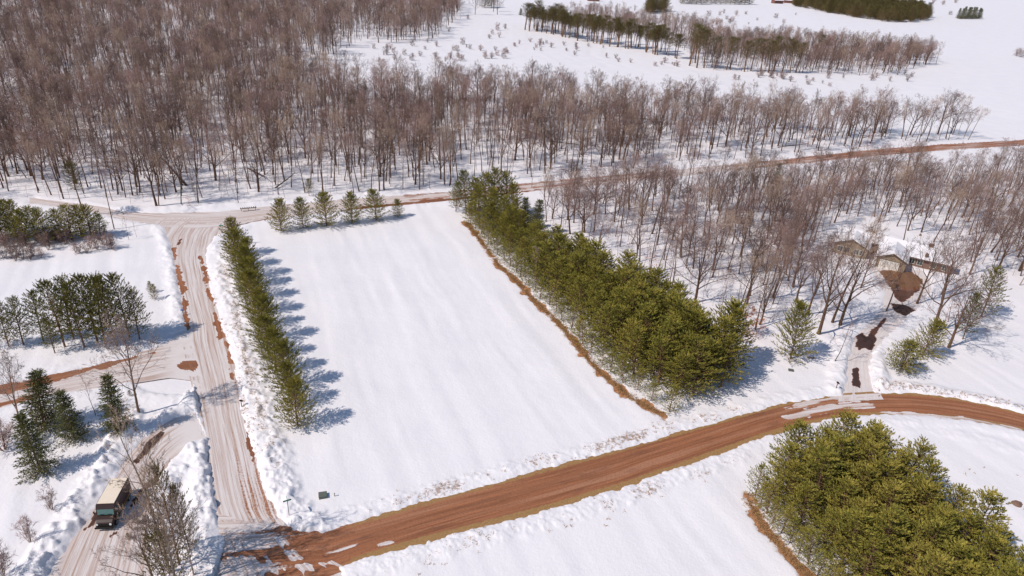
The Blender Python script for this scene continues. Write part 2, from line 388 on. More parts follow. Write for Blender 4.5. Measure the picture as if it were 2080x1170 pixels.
for k, (a, b, off) in ROADS.items():
    n = len(a); wid = np.median(np.hypot(*(a-b).T)); mcount = int(min(60, max(14, wid/.22)))
    mg = .85/wid; t = np.linspace(-mg, 1+mg, mcount)[None, :, None]
    G = a[:, None, :]*(1-t)+b[:, None, :]*t
    x = G[..., 0].ravel(); y = G[..., 1].ravel()
    c = .5*(a+b); s = np.r_[0, np.cumsum(np.hypot(*np.diff(c, axis=0).T))]
    w = np.hypot(*(a-b).T)
    across = ((t[..., 0]-.5)*w[:, None]).ravel(); along = np.repeat(s, mcount)
    z = off+.02+.035*(vn(across*1.6, along*.03, 5)-.5)+.02*(vn(x*.3, y*.3, 6)-.5)
    d = np.full(x.shape, RLAB[k][1]); wet = np.zeros(x.shape)
    pu = 1040+FPX*((np.c_[x, y, 0*x-HC])@RGT)/((np.c_[x, y, 0*x-HC])@FWD)
    tt = np.broadcast_to(t[..., 0], (n, mcount)).ravel()
    if k == 'gravel_road':
        wst = 1-sst(600, 790, pu); d = .95-.42*wst+.40*wst*sst(.35, .7, fbm(across*.9+3+.02*along, along*.03, 77, 2))
        d = d-.50*(1-sst(450, 640, pu))+.12*wst
        sh = (sst(.80, .97, tt)+sst(.16, .02, tt)*.75)*(1-wst)
    else: sh = np.zeros(x.shape)
    if k == 'house_drive': sh = .55*sst(0, 1.5, -poly_sd(x, y, PL([(1755, 525), (1905, 525), (1900, 585), (1800, 592), (1770, 560)])))
    if k == 'country_road': d = .2+.38*sst(1250, 1700, pu)+.35*(fbm(along/9, across/1.6, 19, 2)-.5)*sst(1100, 1500, pu)
    if k == 'snowy_road':
        pv = 585-FPX*((np.c_[x, y, 0*x-HC])@UPV)/((np.c_[x, y, 0*x-HC])@FWD)
        d = .20+.10*sst(500, 560, pv)+.20*sst(850, 1000, pv)*sst(.2, .9, tt)*(1-sst(1030, 1085, pv))+.25*(fbm(across/.8, along/14, 18, 2)-.5)
    for pl, aa, ww in DIRTP:
        sz = .06*np.hypot(*(pl.max(0)-pl.min(0)))+.35; q = poly_sd(x, y, pl)+(fbm(x/.8, y/.8, 71, 2)-.5)*.5+(fbm(x/1.9, y/1.9, 73, 3)-.5)*min(sz, 3.0)
        mm = 1-sst(-.15, .15, q); d = np.maximum(d, mm*aa*1.2); wet = np.maximum(wet, mm*ww)
    for pl, aa in CLEARP:
        q = poly_sd(x, y, pl)+(fbm(x/1.2, y/.8, 72, 2)-.5)*.9
        d = d*(1-aa*(1-sst(-.3, .6, q))*(.35+.65*sst(.36, .55, fbm(across/.5, along/7, 74, 2))))
    ii = np.arange(n*mcount).reshape(n, mcount)
    q4 = np.stack([ii[:-1, :-1], ii[:-1, 1:], ii[1:, 1:], ii[1:, :-1]], -1).reshape(-1, 4)
    e1 = a[1]-a[0]; e2 = b[0]-a[0]
    if e1[0]*e2[1]-e1[1]*e2[0] > 0: q4 = q4[:, ::-1]
    me = mesh_np(k, np.c_[x, y, z], [q4], True)
    for nm, ar in (('across', across), ('along', along), ('dirt', d), ('streak', {'side_road': 1-sst(300, 370, pu), 'parking_drive': 1-sst(330, 385, pu), 'house_drive': .3+0*pu}.get(k, 1+0*pu)), ('wet', np.clip(wet, 0, 1)), ('shoulder', sh)): fattr(me, nm, ar)
    tag(meshobj(k, me, [M_road]), RLAB[k][0], 'driveway' if 'drive' in k else 'road', kind='structure')

# ------------------------------------------------------------------ bare trees
class Tubes:
    def __init__(s): s.v = []; s.q = []; s.t = []
    def tube(s, pts, rs, k=5, tip=True):
        base = len(s.v); n = len(pts)
        for i, (p, r) in enumerate(zip(pts, rs)):
            d = (pts[min(i+1, n-1)]-pts[max(i-1, 0)]).normalized()
            u = d.cross(Vector((.3, .9, .2))).normalized(); w = d.cross(u)
            for j in range(k):
                a = 2*pi*j/k; s.v.append(p+(u*cos(a)+w*sin(a))*r)
        for i in range(n-1):
            for j in range(k):
                a = base+i*k+j; b = base+i*k+(j+1) % k
                s.q.append((a, b, b+k, a+k))
    def spike(s, p, q, r):
        base = len(s.v); d = (q-p).normalized(); u = d.cross(Vector((.3, .9, .2))).normalized()*r; w = d.cross(u).normalized()*r
        s.v += [p+u, p-u*.5+w*.87, p-u*.5-w*.87, q]
        s.t += [(base, base+1, base+3), (base+1, base+2, base+3), (base+2, base, base+3)]
    def mesh(s, name, m, smooth=True):
        f = []
        if s.q: f.append(np.array(s.q))
        if s.t: f.append(np.array(s.t))
        me = mesh_np(name, np.array([tuple(x) for x in s.v]), f, smooth); me.materials.append(m); return me
def perp(rng, d):
    while True:
        v = Vector((rng.gauss(0, 1), rng.gauss(0, 1), rng.gauss(0, 1)))
        v -= v.dot(d)*d
        if v.length > .2: return v.normalized()
def limb(rng, T, TT, p, d, L, r, lv, sp):
    """grow one limb and its twigs"""
    ns = (5, 4, 3, 2)[min(lv, 3)]; pts = [p.copy()]; rs = [r]; q = p.copy()
    for i in range(ns):
        d = (d+perp(rng, d)*sp['wob']+Vector((0, 0, sp['up']))).normalized()
        q = q+d*L/ns; pts.append(q.copy()); rs.append(max(.006, r*(1-(i+1)/ns*.78)))
    T_ = TT if lv == 0 and r > .09 else T
    T_.tube(pts, rs, 5 if lv == 0 else 3)
    if lv >= len(sp['kids']): return
    nk = sp['kids'][lv]
    for c in range(nk):
        t = sp['t0']+(1-sp['t0'])*(c+rng.random()*.9)/nk; f = min(.999, t)*ns; i = int(f)
        bp = pts[i].lerp(pts[min(i+1, ns)], f-i); bd = (pts[min(i+1, ns)]-pts[i]).normalized() if i < ns else d
        ang = radians(rng.uniform(*sp['fork'])); cd = (bd*cos(ang)+perp(rng, bd)*sin(ang)).normalized()
        cl = L*rng.uniform(.36, .62)*(1.15-.5*t); cr = rs[i]*rng.uniform(.45, .65)
        if lv == len(sp['kids'])-1:
            T.spike(bp, bp+(cd+Vector((0, 0, .12))).normalized()*max(.5, cl), max(sp['tw'], cr*.7))
            T.spike(bp+cd*cl*.3, bp+cd*cl*.3+(cd+perp(rng, cd)*.6).normalized()*max(.4, cl*.7), sp['tw'])
        else: limb(rng, T, TT, bp, cd, cl, max(.012, cr), lv+1, sp)
def bare_tree(seed, H, r, clear, nl, sp, spread=(25, 48), llen=(.28, .42), multi=1, leanv=.05):
    rng = random.Random(seed); TT = Tubes(); T = Tubes()
    for mstem in range(multi):
        n = 9; p = Vector((0, 0, -.5)); d = Vector((rng.gauss(0, leanv), rng.gauss(0, leanv), 1)).normalized()
        if multi > 1: a = 2*pi*mstem/multi+rng.random(); d = Vector((cos(a)*.28, sin(a)*.28, 1)).normalized()
        top = H*sp.get('top', .86); pts = [p.copy()]; rs = [r*1.25]
        for i in range(n):
            d = (d+perp(rng, d)*.06+Vector((0, 0, .05))).normalized(); p = p+d*(top+.5)/n; pts.append(p.copy()); rs.append(r*(1-.80*((i+1)/n)**1.1))
        TT.tube(pts, rs, 7)
        for c in range(nl):
            t = clear+(1-clear)*(c+rng.random())/nl; f = min(.999, t)*n; i = int(f); bp = pts[i].lerp(pts[i+1], f-i)
            a = rng.uniform(*spread)*(1.2-.6*(t-clear)/(1-clear)); a = radians(a); az = c*2.4+rng.uniform(-.5, .5)
            dd = Vector((sin(a)*cos(az), sin(a)*sin(az), cos(a)))
            limb(rng, T, TT, bp, dd, H*rng.uniform(*llen)*(1.15-.55*(t-clear)/(1-clear)), rs[i]*rng.uniform(.4, .6), 0, sp)
    return TT, T
SPF = dict(wob=.16, up=.10, kids=(5, 4, 3), t0=.3, fork=(22, 50), tw=.017)
SPO = dict(wob=.22, up=.07, kids=(6, 5, 4), t0=.22, fork=(25, 55), tw=.015, top=.7)
SPS = dict(wob=.15, up=.12, kids=(3, 3), t0=.3, fork=(20, 45), tw=.014)
SPB = dict(wob=.22, up=.10, kids=(5, 3), t0=.25, fork=(25, 60), tw=.013)
PROTO = {}
def addproto(key, TT, T, mt, mc):
    PROTO[key] = (TT.mesh(key+'_trunk', mt), T.mesh(key+'_crown', mc))
for i in range(6):
    addproto('forest%d' % i, *bare_tree(100+i, 18.5, .19+.02*(i % 3), (.58, .52, .66, .56, .62, .46)[i], 11, SPF, (18, 60), (.24, .34)), M_bark, (M_twig, M_twigB, M_twigC, M_twig, M_twigB, M_twigC)[i])
for i in range(3):
    addproto('oak%d' % i, *bare_tree(200+i, 16, .30, .20+.06*i, 12, SPO, (28, 62), (.40, .56)), M_bark, (M_twig, M_twigC, M_twig)[i])
for i in range(2):
    addproto('aspen%d' % i, *bare_tree(300+i, 17, .14, .45, 12, SPF, (22, 40), (.2, .3)), M_pale, M_paletwig)
for i in range(2):
    addproto('sap%d' % i, *bare_tree(400+i, 9, .06, .38, 8, SPS, (18, 36), (.20, .32), leanv=.12), M_bark, M_twig)
for i in range(2):
    addproto('shrub%d' % i, *bare_tree(500+i, 3.2, .03, .05, 6, SPB, (25, 70), (.25, .6), multi=5), M_bark, M_twig)
addproto('tree_open', *bare_tree(610, 15, .20, .28, 14, dict(SPO, up=.09), (25, 50), (.32, .46)), bark('tan_bark', (.34, .22, .14), (.24, .15, .10)), M_paletwig)
addproto('poplar', *bare_tree(620, 22, .22, .18, 18, dict(SPF, up=.10, kids=(4, 4, 3), tw=.016), (28, 52), (.22, .32)), M_pale, M_twigB)

HT = {'forest': 18.5, 'oak': 16., 'aspen': 17., 'sap': 9., 'shrub': 3.2, 'tree_open': 15., 'poplar': 22.}
def hof(key): return HT[key.rstrip('0123456789')]
USED = {}
def put_tree(key, x, y, h, rz, label, cat, group=None, name='bare_tree', wide=1.0, lean=None):
    s = h/hof(key); e = empty(name, (x, y, gz(x, y)), rz, (s*wide, s*wide, s))
    if lean: e.rotation_euler = (lean[0], lean[1], rz)
    tm, cm = PROTO[key]
    t = meshobj('trunk', tm, (), e); c = meshobj('crown', cm, (), e)
    USED.setdefault(key, (t, c)); tag(e, label, cat, group); return e

# ------------------------------------------------------------------ evergreens
def blades(tufts, n, ln, wd, spread, seed):
    """tufts: array (p, d, L). short needle blades round each twig"""
    rng = np.random.default_rng(seed); p = tufts[:, 0:3]; d = tufts[:, 3:6]; L = tufts[:, 6:7]
    N = len(p); P0 = np.repeat(p, n, 0); D = np.repeat(d, n, 0); LL = np.repeat(L, n, 0)
    t = rng.random((N*n, 1)); base = P0+D*LL*t
    r = rng.normal(size=(N*n, 3)); r -= (r*D).sum(1, keepdims=True)*D; r /= np.linalg.norm(r, axis=1, keepdims=True)+1e-9
    dr = D*(.55+.5*t)+r*spread*(1.1-.5*t); dr /= np.linalg.norm(dr, axis=1, keepdims=True)
    tip = base+dr*ln*(rng.random((N*n, 1))*.5+.75)
    side = np.cross(dr, rng.normal(size=(N*n, 3))); side /= np.linalg.norm(side, axis=1, keepdims=True)+1e-9
    V = np.stack([base-side*wd*.5, base+side*wd*.5, tip], 1).reshape(-1, 3)
    return V, np.arange(len(V)).reshape(-1, 3)
def conifer(seed, H, R, clear, kind, m_need, nb=5, nblade=12):
    rng = random.Random(seed); T = Tubes(); pts = []; rs = []
    p = Vector((0, 0, -.4)); d = Vector((rng.gauss(0, .03), rng.gauss(0, .03), 1)).normalized(); n = 8
    r0 = .016*H
    for i in range(n+1):
        pts.append(p.copy()); rs.append(r0*(1-.9*i/n)); d = (d+perp(rng, d)*.03).normalized(); p = p+d*(H*.97)/n
    T.tube(pts, rs, 6)
    tufts = []; z = clear*H; step = {'pine': .62, 'spruce': .34, 'tallpine': .6}[kind]
    while z < H*.985:
        u = (z-clear*H)/(H*(1-clear))
        if kind == 'spruce': br = R*(1-u)**.85+.12; el = radians(-8+28*u)
        elif kind == 'pine': br = R*(1-u**1.9)**.85*(.6+.4*min(1, u*4+.35))+.2; el = radians(8+42*u)
        else: br = R*math.sqrt(max(.02, 1-(2*u-.9)**2*.9)); el = radians(10+40*u)
        nn = nb+(1 if rng.random() < .5 else 0)
        if kind != 'spruce' and rng.random() < .12: nn -= 2
        a0 = rng.random()*6.28
        f = min(.999, max(0, (z+.4)/(H*.97)))*n; i = int(f); bp = pts[i].lerp(pts[min(i+1, n)], f-i)
        for b in range(nn):
            az = a0+2*pi*b/nn+rng.uniform(-.3, .3); L = br*rng.uniform(.68, 1.15)
            e = el+rng.uniform(-.14, .14); dd = Vector((cos(az)*cos(e), sin(az)*cos(e), sin(e)))
            bs = bp+Vector((0, 0, rng.uniform(-.15, .15)))
            mid = bs+dd*L*.55; tipd = (dd+Vector((0, 0, .30 if kind != 'spruce' else .12))).normalized(); end = mid+tipd*L*.45
            T.tube([bs, mid, end], [.012+.010*L, .01+.005*L, .006], 3)
            st = .36 if kind != 'spruce' else .26; s = L*(.30 if kind != 'spruce' else .16) if L > .7 else .1
            side = 1
            while s <= L:
                q = bs.lerp(mid, s/(L*.55)) if s < L*.55 else mid.lerp(end, (s-L*.55)/(L*.45))
                sd = Vector((-sin(az), cos(az), 0))*side; side = -side
                upb = .85 if kind != 'spruce' else .10
                td = (dd*rng.uniform(.5, 1.0)+sd*rng.uniform(.3, 1.0)+Vector((0, 0, upb*rng.uniform(.3, 1.3)))).normalized()
                tl = rng.uniform(.45, .95)*(.6 if L < .9 else 1)*(1.15-.4*s/L)*(1 if kind != 'spruce' else .72)
                tufts.append((*q, *td, tl)); s += st*rng.uniform(.7, 1.3)
            tufts.append((*end, *tipd, .45))
        z += step*rng.uniform(.8, 1.2)*(1-.35*u)
    tufts.append((*(pts[-1]-Vector((0, 0, .35))), 0, 0, 1, .7))
    V, F = blades(np.array(tufts), nblade, .21 if kind != 'spruce' else .20, .085 if kind != 'spruce' else .07, .62, seed)
    me = mesh_np('crown', V, [F]); me.materials.append(m_need)
    return T.mesh('trunk', M_pinebark), me
CP = {}
for i in range(5): CP['pine%d' % i] = (10., conifer(700+i, 10, (3.0, 3.3, 2.8, 3.5, 3.1)[i], (.07, .10, .05, .08, .12)[i], 'pine', M_needle, 6, 15))
for i in range(3): CP['rowpine%d' % i] = (9., conifer(720+i, 9, 3.3+.2*i, .03, 'pine', M_needle, 8, 17))
for i in range(3): CP['edgepine%d' % i] = (8., conifer(730+i, 8, 2.5, .03, 'pine', M_needle, 4, 12))
for i in range(3): CP['openpine%d' % i] = (10.5, conifer(750+i, 10.5, 3.1, .13+.03*i, 'pine', M_needle2, 6, 14))
for i in range(3): CP['spruce%d' % i] = (9., conifer(780+i, 9, (1.9, 2.3, 2.6)[i], .04, 'spruce', M_spruce, 7, 13))
for i in range(3): CP['tallpine%d' % i] = (15., conifer(820+i, 15, 2.7, .45+.05*i, 'tallpine', M_farneedle, 5, 12))
CP['brownpine0'] = (9., conifer(860, 9, 3.3, .05, 'pine', needles('browned_needles', (.13, .105, .04), (.25, .19, .08), (.28, .19, .08)), 6, 8))
CP['bushpine0'] = (9., conifer(850, 9, 3.3, .05, 'pine', M_farneedle, 7, 10))
CUSED = {}
def put_con(key, x, y, h, rz, label, cat='pine tree', group=None, name='pine_tree', wide=1.0, lean=None):
    H0, (tm, cm) = CP[key]; s = h/H0; e = empty(name, (x, y, gz(x, y)), rz, (s*wide, s*wide, s))
    if lean: e.rotation_euler = (lean[0], lean[1], rz)
    t = meshobj('trunk', tm, (), e); c = meshobj('crown', cm, (), e)
    CUSED.setdefault(key, (t, c)); tag(e, label, cat, group); return e
ORD = ['first', 'second', 'third', 'fourth', 'fifth', 'sixth', 'seventh', 'eighth', 'ninth', 'tenth', 'eleventh', 'twelfth', 'thirteenth', 'fourteenth', 'fifteenth', 'sixteenth', 'seventeenth', 'eighteenth', 'nineteenth', 'twentieth', 'twenty-first', 'twenty-second', 'twenty-third', 'twenty-fourth', 'twenty-fifth', 'twenty-sixth', 'twenty-seventh', 'twenty-eighth', 'twenty-ninth', 'thirtieth', 'thirty-first', 'thirty-second', 'thirty-third', 'thirty-fourth', 'thirty-fifth']
rg = random.Random(5)
# row along the left edge of the field
a = np.array(P(603, 868)); b = np.array(P(484, 520)); NROW = 13
for i in range(NROW):
    t = i/(NROW-1); q = a*(1-t)+b*t
    put_con('rowpine%d' % (i % 3), q[0]+rg.uniform(-.5, .5), q[1]+rg.uniform(-.5, .5), 8.1+rg.uniform(-.5, .9)+1.0*t, rg.random()*6.3,
            '%s bushy pine from the gravel road in the row along the snowy road' % ORD[i], group='pines in a row along the left edge of the field', wide=1.0)
# row at the far end of the field
for i, (u, v, tp) in enumerate([(572, 470, 405), (616, 463, 405), (664, 459, 392), (715, 453, 390), (764, 447, 385), (807, 440, 406)]):
    x, y = P(u, v); put_con('rowpine%d' % (i % 3), x, y, tall(u, v, tp), rg.random()*6.3,
            ('%s green pine from the left in the short row beyond the field' % ORD[i]) if i < 5 else 'smallest green pine, at the right end of the short row beyond the field',
            group='pines in the short row at the far end of the field', wide=1.05)
# scatter inside a polygon
def scatter(poly_px, sp, seed, jit=.42, limit=None, world=False):
    poly = poly_px if world else PL(poly_px); r_ = np.random.default_rng(seed)
    x0, y0 = poly.min(0); x1, y1 = poly.max(0)
    gx, gy = np.meshgrid(np.arange(x0, x1, sp), np.arange(y0, y1, sp)); gx = gx+(np.arange(gx.shape[0])[:, None] % 2)*sp*.5
    x = gx.ravel()+r_.uniform(-jit, jit, gx.size)*sp; y = gy.ravel()+r_.uniform(-jit, jit, gx.size)*sp
    k = inpoly(x, y, poly); return np.c_[x[k], y[k]]
# long planting at the right edge of the field
HEDGE = [(950, 452), (985, 495), (1060, 573), (1130, 645), (1225, 752), (1345, 836), (1405, 822), (1490, 796), (1470, 752), (1400, 705), (1320, 660), (1240, 615), (1165, 562), (1112, 525), (1068, 505), (1035, 475)]
edge = PL([(945, 447), (985, 497), (1057, 573), (1130, 648), (1222, 754), (1345, 838)])
inner = []; rowpts = resample(edge, 28)
nrm = np.array([edge[-1][1]-edge[0][1], -(edge[-1][0]-edge[0][0])]); nrm /= np.hypot(*nrm); nrm = nrm if nrm[0] > 0 else -nrm
for i, q in enumerate(rowpts[::-1]):
    q = q+nrm*.9
    put_con('edgepine%d' % rg.randrange(3), q[0]+rg.uniform(-.5, .5), q[1]+rg.uniform(-.5, .5), rg.uniform(4.2, 6.8), rg.random()*6.3,
            '%s pine from the gravel road in the field side row of the long planting' % ORD[i], group='field side pines of the long planting', wide=1.2)
def rows(edge_, poly_, n_, first, grow, top, where, grp, wide, seed):
    """planted rows parallel to the edge, counted away from it"""
    rr = random.Random(seed); e = edge_[0]-edge_[-1]; L = np.hypot(*e); e = e/L; n2 = np.array([e[1], -e[0]]); n2 = n2 if n2[0] > 0 else -n2
    pw = PL(poly_)
    for k in range(n_):
        cnt = 0
        for j in range(int(L/3.5)+16):
            q = edge_[-1]-e*14+e*(j+.5*(k % 2))*3.5+n2*(first+k*3.4)
            # follow the bent edge
            base = edge_[np.argmin(np.abs((edge_-q)@e))]; off = (base-edge_[-1])@n2; q = q+n2*off*.8
            q = q+np.array([rr.uniform(-.7, .7), rr.uniform(-.7, .7)])
            if not inpoly(np.array([q[0]]), np.array([q[1]]), pw)[0]: continue
            u, v = proj(q[0], q[1], 9)
            if u > 2120 or v > 1215: continue
            hc = min(top, 6.6+(first+k*3.4)*grow)*(.80 if (grow > .6 and proj(q[0], q[1], 0)[1] < 560) else 1)*(.86 if rr.random() < .3 else 1)
            put_con('pine%d' % rr.randrange(5), q[0], q[1], hc+rr.uniform(-1.3, .9), rr.random()*6.3,
                    'pine %s from the gravel road in the %s row of %s' % (ORD[cnt], ORD[k+1], where), group=grp, wide=wide); cnt += 1
rows(edge[::1], HEDGE, 8, 4.6, .62, 12.6, 'the long planting', 'inner pines of the long planting', 1.28, 3)
# knot of pines where the planting meets the country road
for i, (u, v, tp, k) in enumerate([(926, 430, 368, 'openpine0'), (947, 436, 348, 'openpine1'), (965, 440, 362, 'pine0'), (985, 446, 352, 'pine1'), (1005, 440, 343, 'pine2'), (1030, 436, 350, 'pine3'), (1044, 446, 372, 'pine4'), (1000, 468, 385, 'pine0'), (1022, 480, 400, 'pine1'), (1045, 470, 405, 'pine2'), (1086, 478, 404, 'spruce2'), (1066, 466, 400, 'spruce1'), (1040, 500, 420, 'pine3'), (975, 462, 378, 'pine4')]):
    x, y = P(u, v); put_con(k, x, y, tall(u, v, tp), rg.random()*6.3, '%s in the knot where field meets country road, %s from the left' % ('spruce' if 'spruce' in k else 'pine', ORD[sorted([926, 947, 965, 985, 1005, 1030, 1044, 1000, 1022, 1045, 1086, 1066, 1040, 975]).index(u)]), group='evergreens at the far right corner of the field')
# planting at lower right
P2 = [(1530, 1008), (1560, 1062), (1640, 1160), (1700, 1240), (1790, 1340), (2200, 1400), (2100, 1240), (2010, 1180), (1950, 1115), (1880, 1058), (1815, 1015), (1765, 965), (1700, 950), (1640, 955), (1580, 970)]
edge2 = PL([(1522, 1010), (1557, 1070), (1640, 1166), (1700, 1250), (1800, 1360)])
e2 = resample(edge2, 16)
for i, q in enumerate(e2):
    put_con('edgepine%d' % rg.randrange(3), q[0]+1.0, q[1]+.5, rg.uniform(4.0, 5.8), rg.random()*6.3,
            '%s pine from the road along the brown edge of the lower right planting' % ORD[i], group='edge pines of the lower right planting', wide=1.1)
rows(edge2[::-1], P2, 9, 4.2, .55, 11.0, 'the lower right planting', 'inner pines of the lower right planting', 1.28, 4)
# loose grove at left
G1 = [(18, 703, 612), (88, 692, 594), (132, 705, 573), (150, 690, 566), (172, 706, 580), (198, 694, 560), (214, 700, 562), (238, 702, 566), (262, 684, 556), (284, 690, 590), (112, 718, 650), (-14, 706, 614), (48, 700, 604)]
for i, (u, v, tp) in enumerate(G1):
    x, y = P(u, v); put_con('openpine%d' % (i % 3), x, y, tall(u, v, tp), rg.random()*6.3, '%s loose dark pine from the left in the grove above the side road' % ORD[sorted(g[0] for g in G1).index(u)], group='pines of the loose grove at left', wide=.92)
for i, (u, v, tp, l) in enumerate([(306, 594, 572, 'tiny pine behind its twin left of the snowy road bend'), (315, 608, 578, 'small lone pine on the snow left of the snowy road')]):
    x, y = P(u, v); put_con('pine2', x, y, tall(u, v, tp), 1.+i, l)
# dark pines at far left
G2 = [(8, 488, 412), (34, 480, 405), (52, 494, 425), (78, 486, 420), (100, 492, 422), (124, 482, 424), (146, 486, 418), (166, 480, 416), (186, 482, 415), (204, 476, 436), (-25, 490, 405), (-60, 490, 410), (20, 470, 404)]
for i, (u, v, tp) in enumerate(G2):
    x, y = P(u, v); put_con('pine%d' % (i % 5), x, y, tall(u, v, tp), rg.random()*6.3, 'dark pine, %s from the left, in the dense clump behind the bare thicket' % ORD[sorted(g[0] for g in G2).index(u)], group='dark pines behind the thicket at far left', wide=1.3)
x, y = P(172, 438); put_con('tallpine1', x, y, tall(172, 438, 332), 0, 'slender pine with sparse upper boughs at the woodland edge, far left')
x, y = P(628, 398); put_con('openpine2', x, y, 5, 0, 'small green pine at the woodland edge across the country road')
# yard spruces
for (u, v, tp, k, w, l) in [(92, 872, 756, 'spruce2', 1.1, 'broad grey green spruce, tallest beside the side road'), (86, 962, 842, 'spruce2', .85, 'dark spruce in front, lowest of the left yard spruces'),
                            (152, 894, 796, 'spruce1', 1.0, 'green spruce standing right of the broad grey green one'), (240, 882, 768, 'spruce0', .95, 'narrow pointed spruce standing alone above the parked van'),
                            (365, 1150, 955, 'brownpine0', .55, 'brownish green spruce behind the tall bare poplars near the van'), (362, 1250, 1080, 'brownpine0', .6, 'brownish evergreen at the bottom edge under the poplars'),
                            (388, 1125, 990, 'brownpine0', .45, 'evergreen at the right side of the poplar clump'),
                            (1605, 730, 618, 'rowpine1', .85, 'tall full pine alone between planting and house driveway'), (1992, 645, 545, 'openpine0', 1.0, 'olive pine behind the wide bare oak right of the house'),
                            (1955, 690, 600, 'openpine1', .8, 'sparse pine half hidden by the wide bare oak'), (1575, 372, 330, 'spruce1', 1.0, 'small dark pine beside the country road, right woodland')]:
    x, y = P(u, v); put_con(k, x, y, tall(u, v, tp), rg.random()*6.3, l, 'spruce tree' if 'spruce' in l else 'pine tree', name='spruce_tree' if 'spruce' in l else 'pine_tree', wide=w)
x, y = P(1828, 752); put_con('rowpine0', x, y, tall(1828, 752, 688), 1.0, 'squat spreading pine right of the house driveway', lean=(.05, -.2), wide=1.35)
x, y = P(1872, 722); put_con('rowpine2', x, y, tall(1872, 722, 648), 2.0, 'narrower pine just behind the squat spreading one', lean=(.0, -.15), wide=1.0)
# far belt of tall pines
belt = resample(PL([(1072, 62), (1130, 74), (1180, 84), (1245, 96), (1310, 108), (1370, 122)]), 34)
for i, q in enumerate(belt):
    for j in range(1):
        put_con('tallpine%d' % rg.randrange(3), q[0]+rg.uniform(-5, 5), q[1]+6+j*14+rg.uniform(-5, 5), rg.uniform(15, 20), rg.random()*6.3, 'tall bare stemmed pine, %s from the left along the front of the far belt' % ORD[i], group='tall pines of the far belt', wide=1.8)
for i, (u, v, tp) in enumerate([(1075, 62, 10), (1092, 64, 2), (1100, 66, 20), (1128, 68, 8), (1140, 72, 14), (1400, 134, 52), (1415, 138, 56), (1430, 138, 62), (1412, 128, 50), (1452, 140, 74), (1475, 142, 76), (1482, 140, 78), (1512, 146, 84), (1525, 145, 80), (1545, 147, 82), (1560, 149, 84), (1572, 146, 76), (1588, 149, 80), (1604, 150, 86), (1616, 148, 88), (1660, 120, 72)]):
    x, y = P(u, v); put_con('tallpine%d' % (i % 3), x, y, tall(u, v, tp), rg.random()*6.3, 'dark pine, %s from the left, in front of the far mixed wood' % ORD[i], group='pines in front of the far mixed wood', wide=1.35)
for i in range(9):
    u = 1946+i*5.5; v = 37+(i % 2)*1.5; x, y = P(u, v); put_con('spruce1', x, y, 13.5+rg.uniform(-1.5, 2), rg.random()*6, '%s pointed evergreen from the left in the tiny clump on the far field' % ORD[i], name='evergreen_tree', cat='evergreen', group='pointed evergreens on the far field')
for u, v, tp, k, l in [(1057, 31, 17, 'spruce1', 'small rounded evergreen alone on the snow, top centre'), (985, 16, -20, 'bushpine0', 'dark pine between the bare oaks at top centre'), (998, 15, -18, 'bushpine0', 'dark pine right beside another between the top centre oaks'), (313, 8, -12, 'bushpine0', 'dark evergreen among the woods at the very top left')]:
    x, y = P(u, v); put_con(k, x, y, tall(u, v, tp), 0, l, name='evergreen_tree', cat='evergreen', wide=1.3)

# ------------------------------------------------------------------ stuff through geometry nodes (far masses only)
def stuff(name, pts, keys, table, hs, label, cat, pick=None, seed=1, wide=1.0):
    r_ = np.random.default_rng(seed); n = len(pts)
    z = relief(pts[:, 0].copy(), pts[:, 1].copy())
    me = bpy.data.meshes.new(name); me.vertices.add(n); me.vertices.foreach_set('co', np.c_[pts, z].astype(np.float32).ravel())
    k = r_.integers(0, len(keys), n) if pick is None else pick; a = me.attributes.new('pick', 'INT', 'POINT'); a.data.foreach_set('value', k.astype(np.int32))
    rot = np.c_[r_.normal(0, .045, n), r_.normal(0, .045, n), r_.uniform(0, 6.28, n)].astype(np.float32)
    a = me.attributes.new('turn', 'FLOAT_VECTOR', 'POINT'); a.data.foreach_set('vector', rot.ravel())
    hh = (r_.uniform(*hs, n) if len(hs) == 2 else hs)/np.array([table(q) for q in keys])[k]
    a = me.attributes.new('grow', 'FLOAT_VECTOR', 'POINT'); a.data.foreach_set('vector', np.c_[hh*wide, hh*wide, hh].astype(np.float32).ravel())
    o = meshobj(name, me)
    ng = bpy.data.node_groups.new(name, 'GeometryNodeTree')
    ng.interface.new_socket('Geometry', in_out='INPUT', socket_type='NodeSocketGeometry'); ng.interface.new_socket('Geometry', in_out='OUTPUT', socket_type='NodeSocketGeometry')
    N = ng.nodes; gi = N.new('NodeGroupInput'); go = N.new('NodeGroupOutput'); iop = N.new('GeometryNodeInstanceOnPoints')
    top = N.new('GeometryNodeJoinGeometry')
    for q in reversed(keys):      # the join node stacks its inputs first-linked last
        src = USED.get(q) or CUSED.get(q); j = N.new('GeometryNodeJoinGeometry')
        for so in src:
            oi = N.new('GeometryNodeObjectInfo'); oi.inputs['Object'].default_value = so; oi.transform_space = 'ORIGINAL'
            ng.links.new(oi.outputs['Geometry'], j.inputs[0])
        g = N.new('GeometryNodeGeometryToInstance'); ng.links.new(j.outputs[0], g.inputs[0]); ng.links.new(g.outputs[0], top.inputs[0])
    ng.links.new(gi.outputs[0], iop.inputs['Points']); ng.links.new(top.outputs[0], iop.inputs['Instance']); iop.inputs['Pick Instance'].default_value = True
    for nm, ty, sock in (('pick', 'INT', 'Instance Index'), ('turn', 'FLOAT_VECTOR', 'Rotation'), ('grow', 'FLOAT_VECTOR', 'Scale')):
        na_ = N.new('GeometryNodeInputNamedAttribute'); na_.data_type = ty; na_.inputs['Name'].default_value = nm; ng.links.new(na_.outputs[0], iop.inputs[sock])
    ng.links.new(iop.outputs[0], go.inputs[0])
    mo = o.modifiers.new('grow', 'NODES'); mo.node_group = ng
    tag(o, label, cat, kind='stuff'); return o

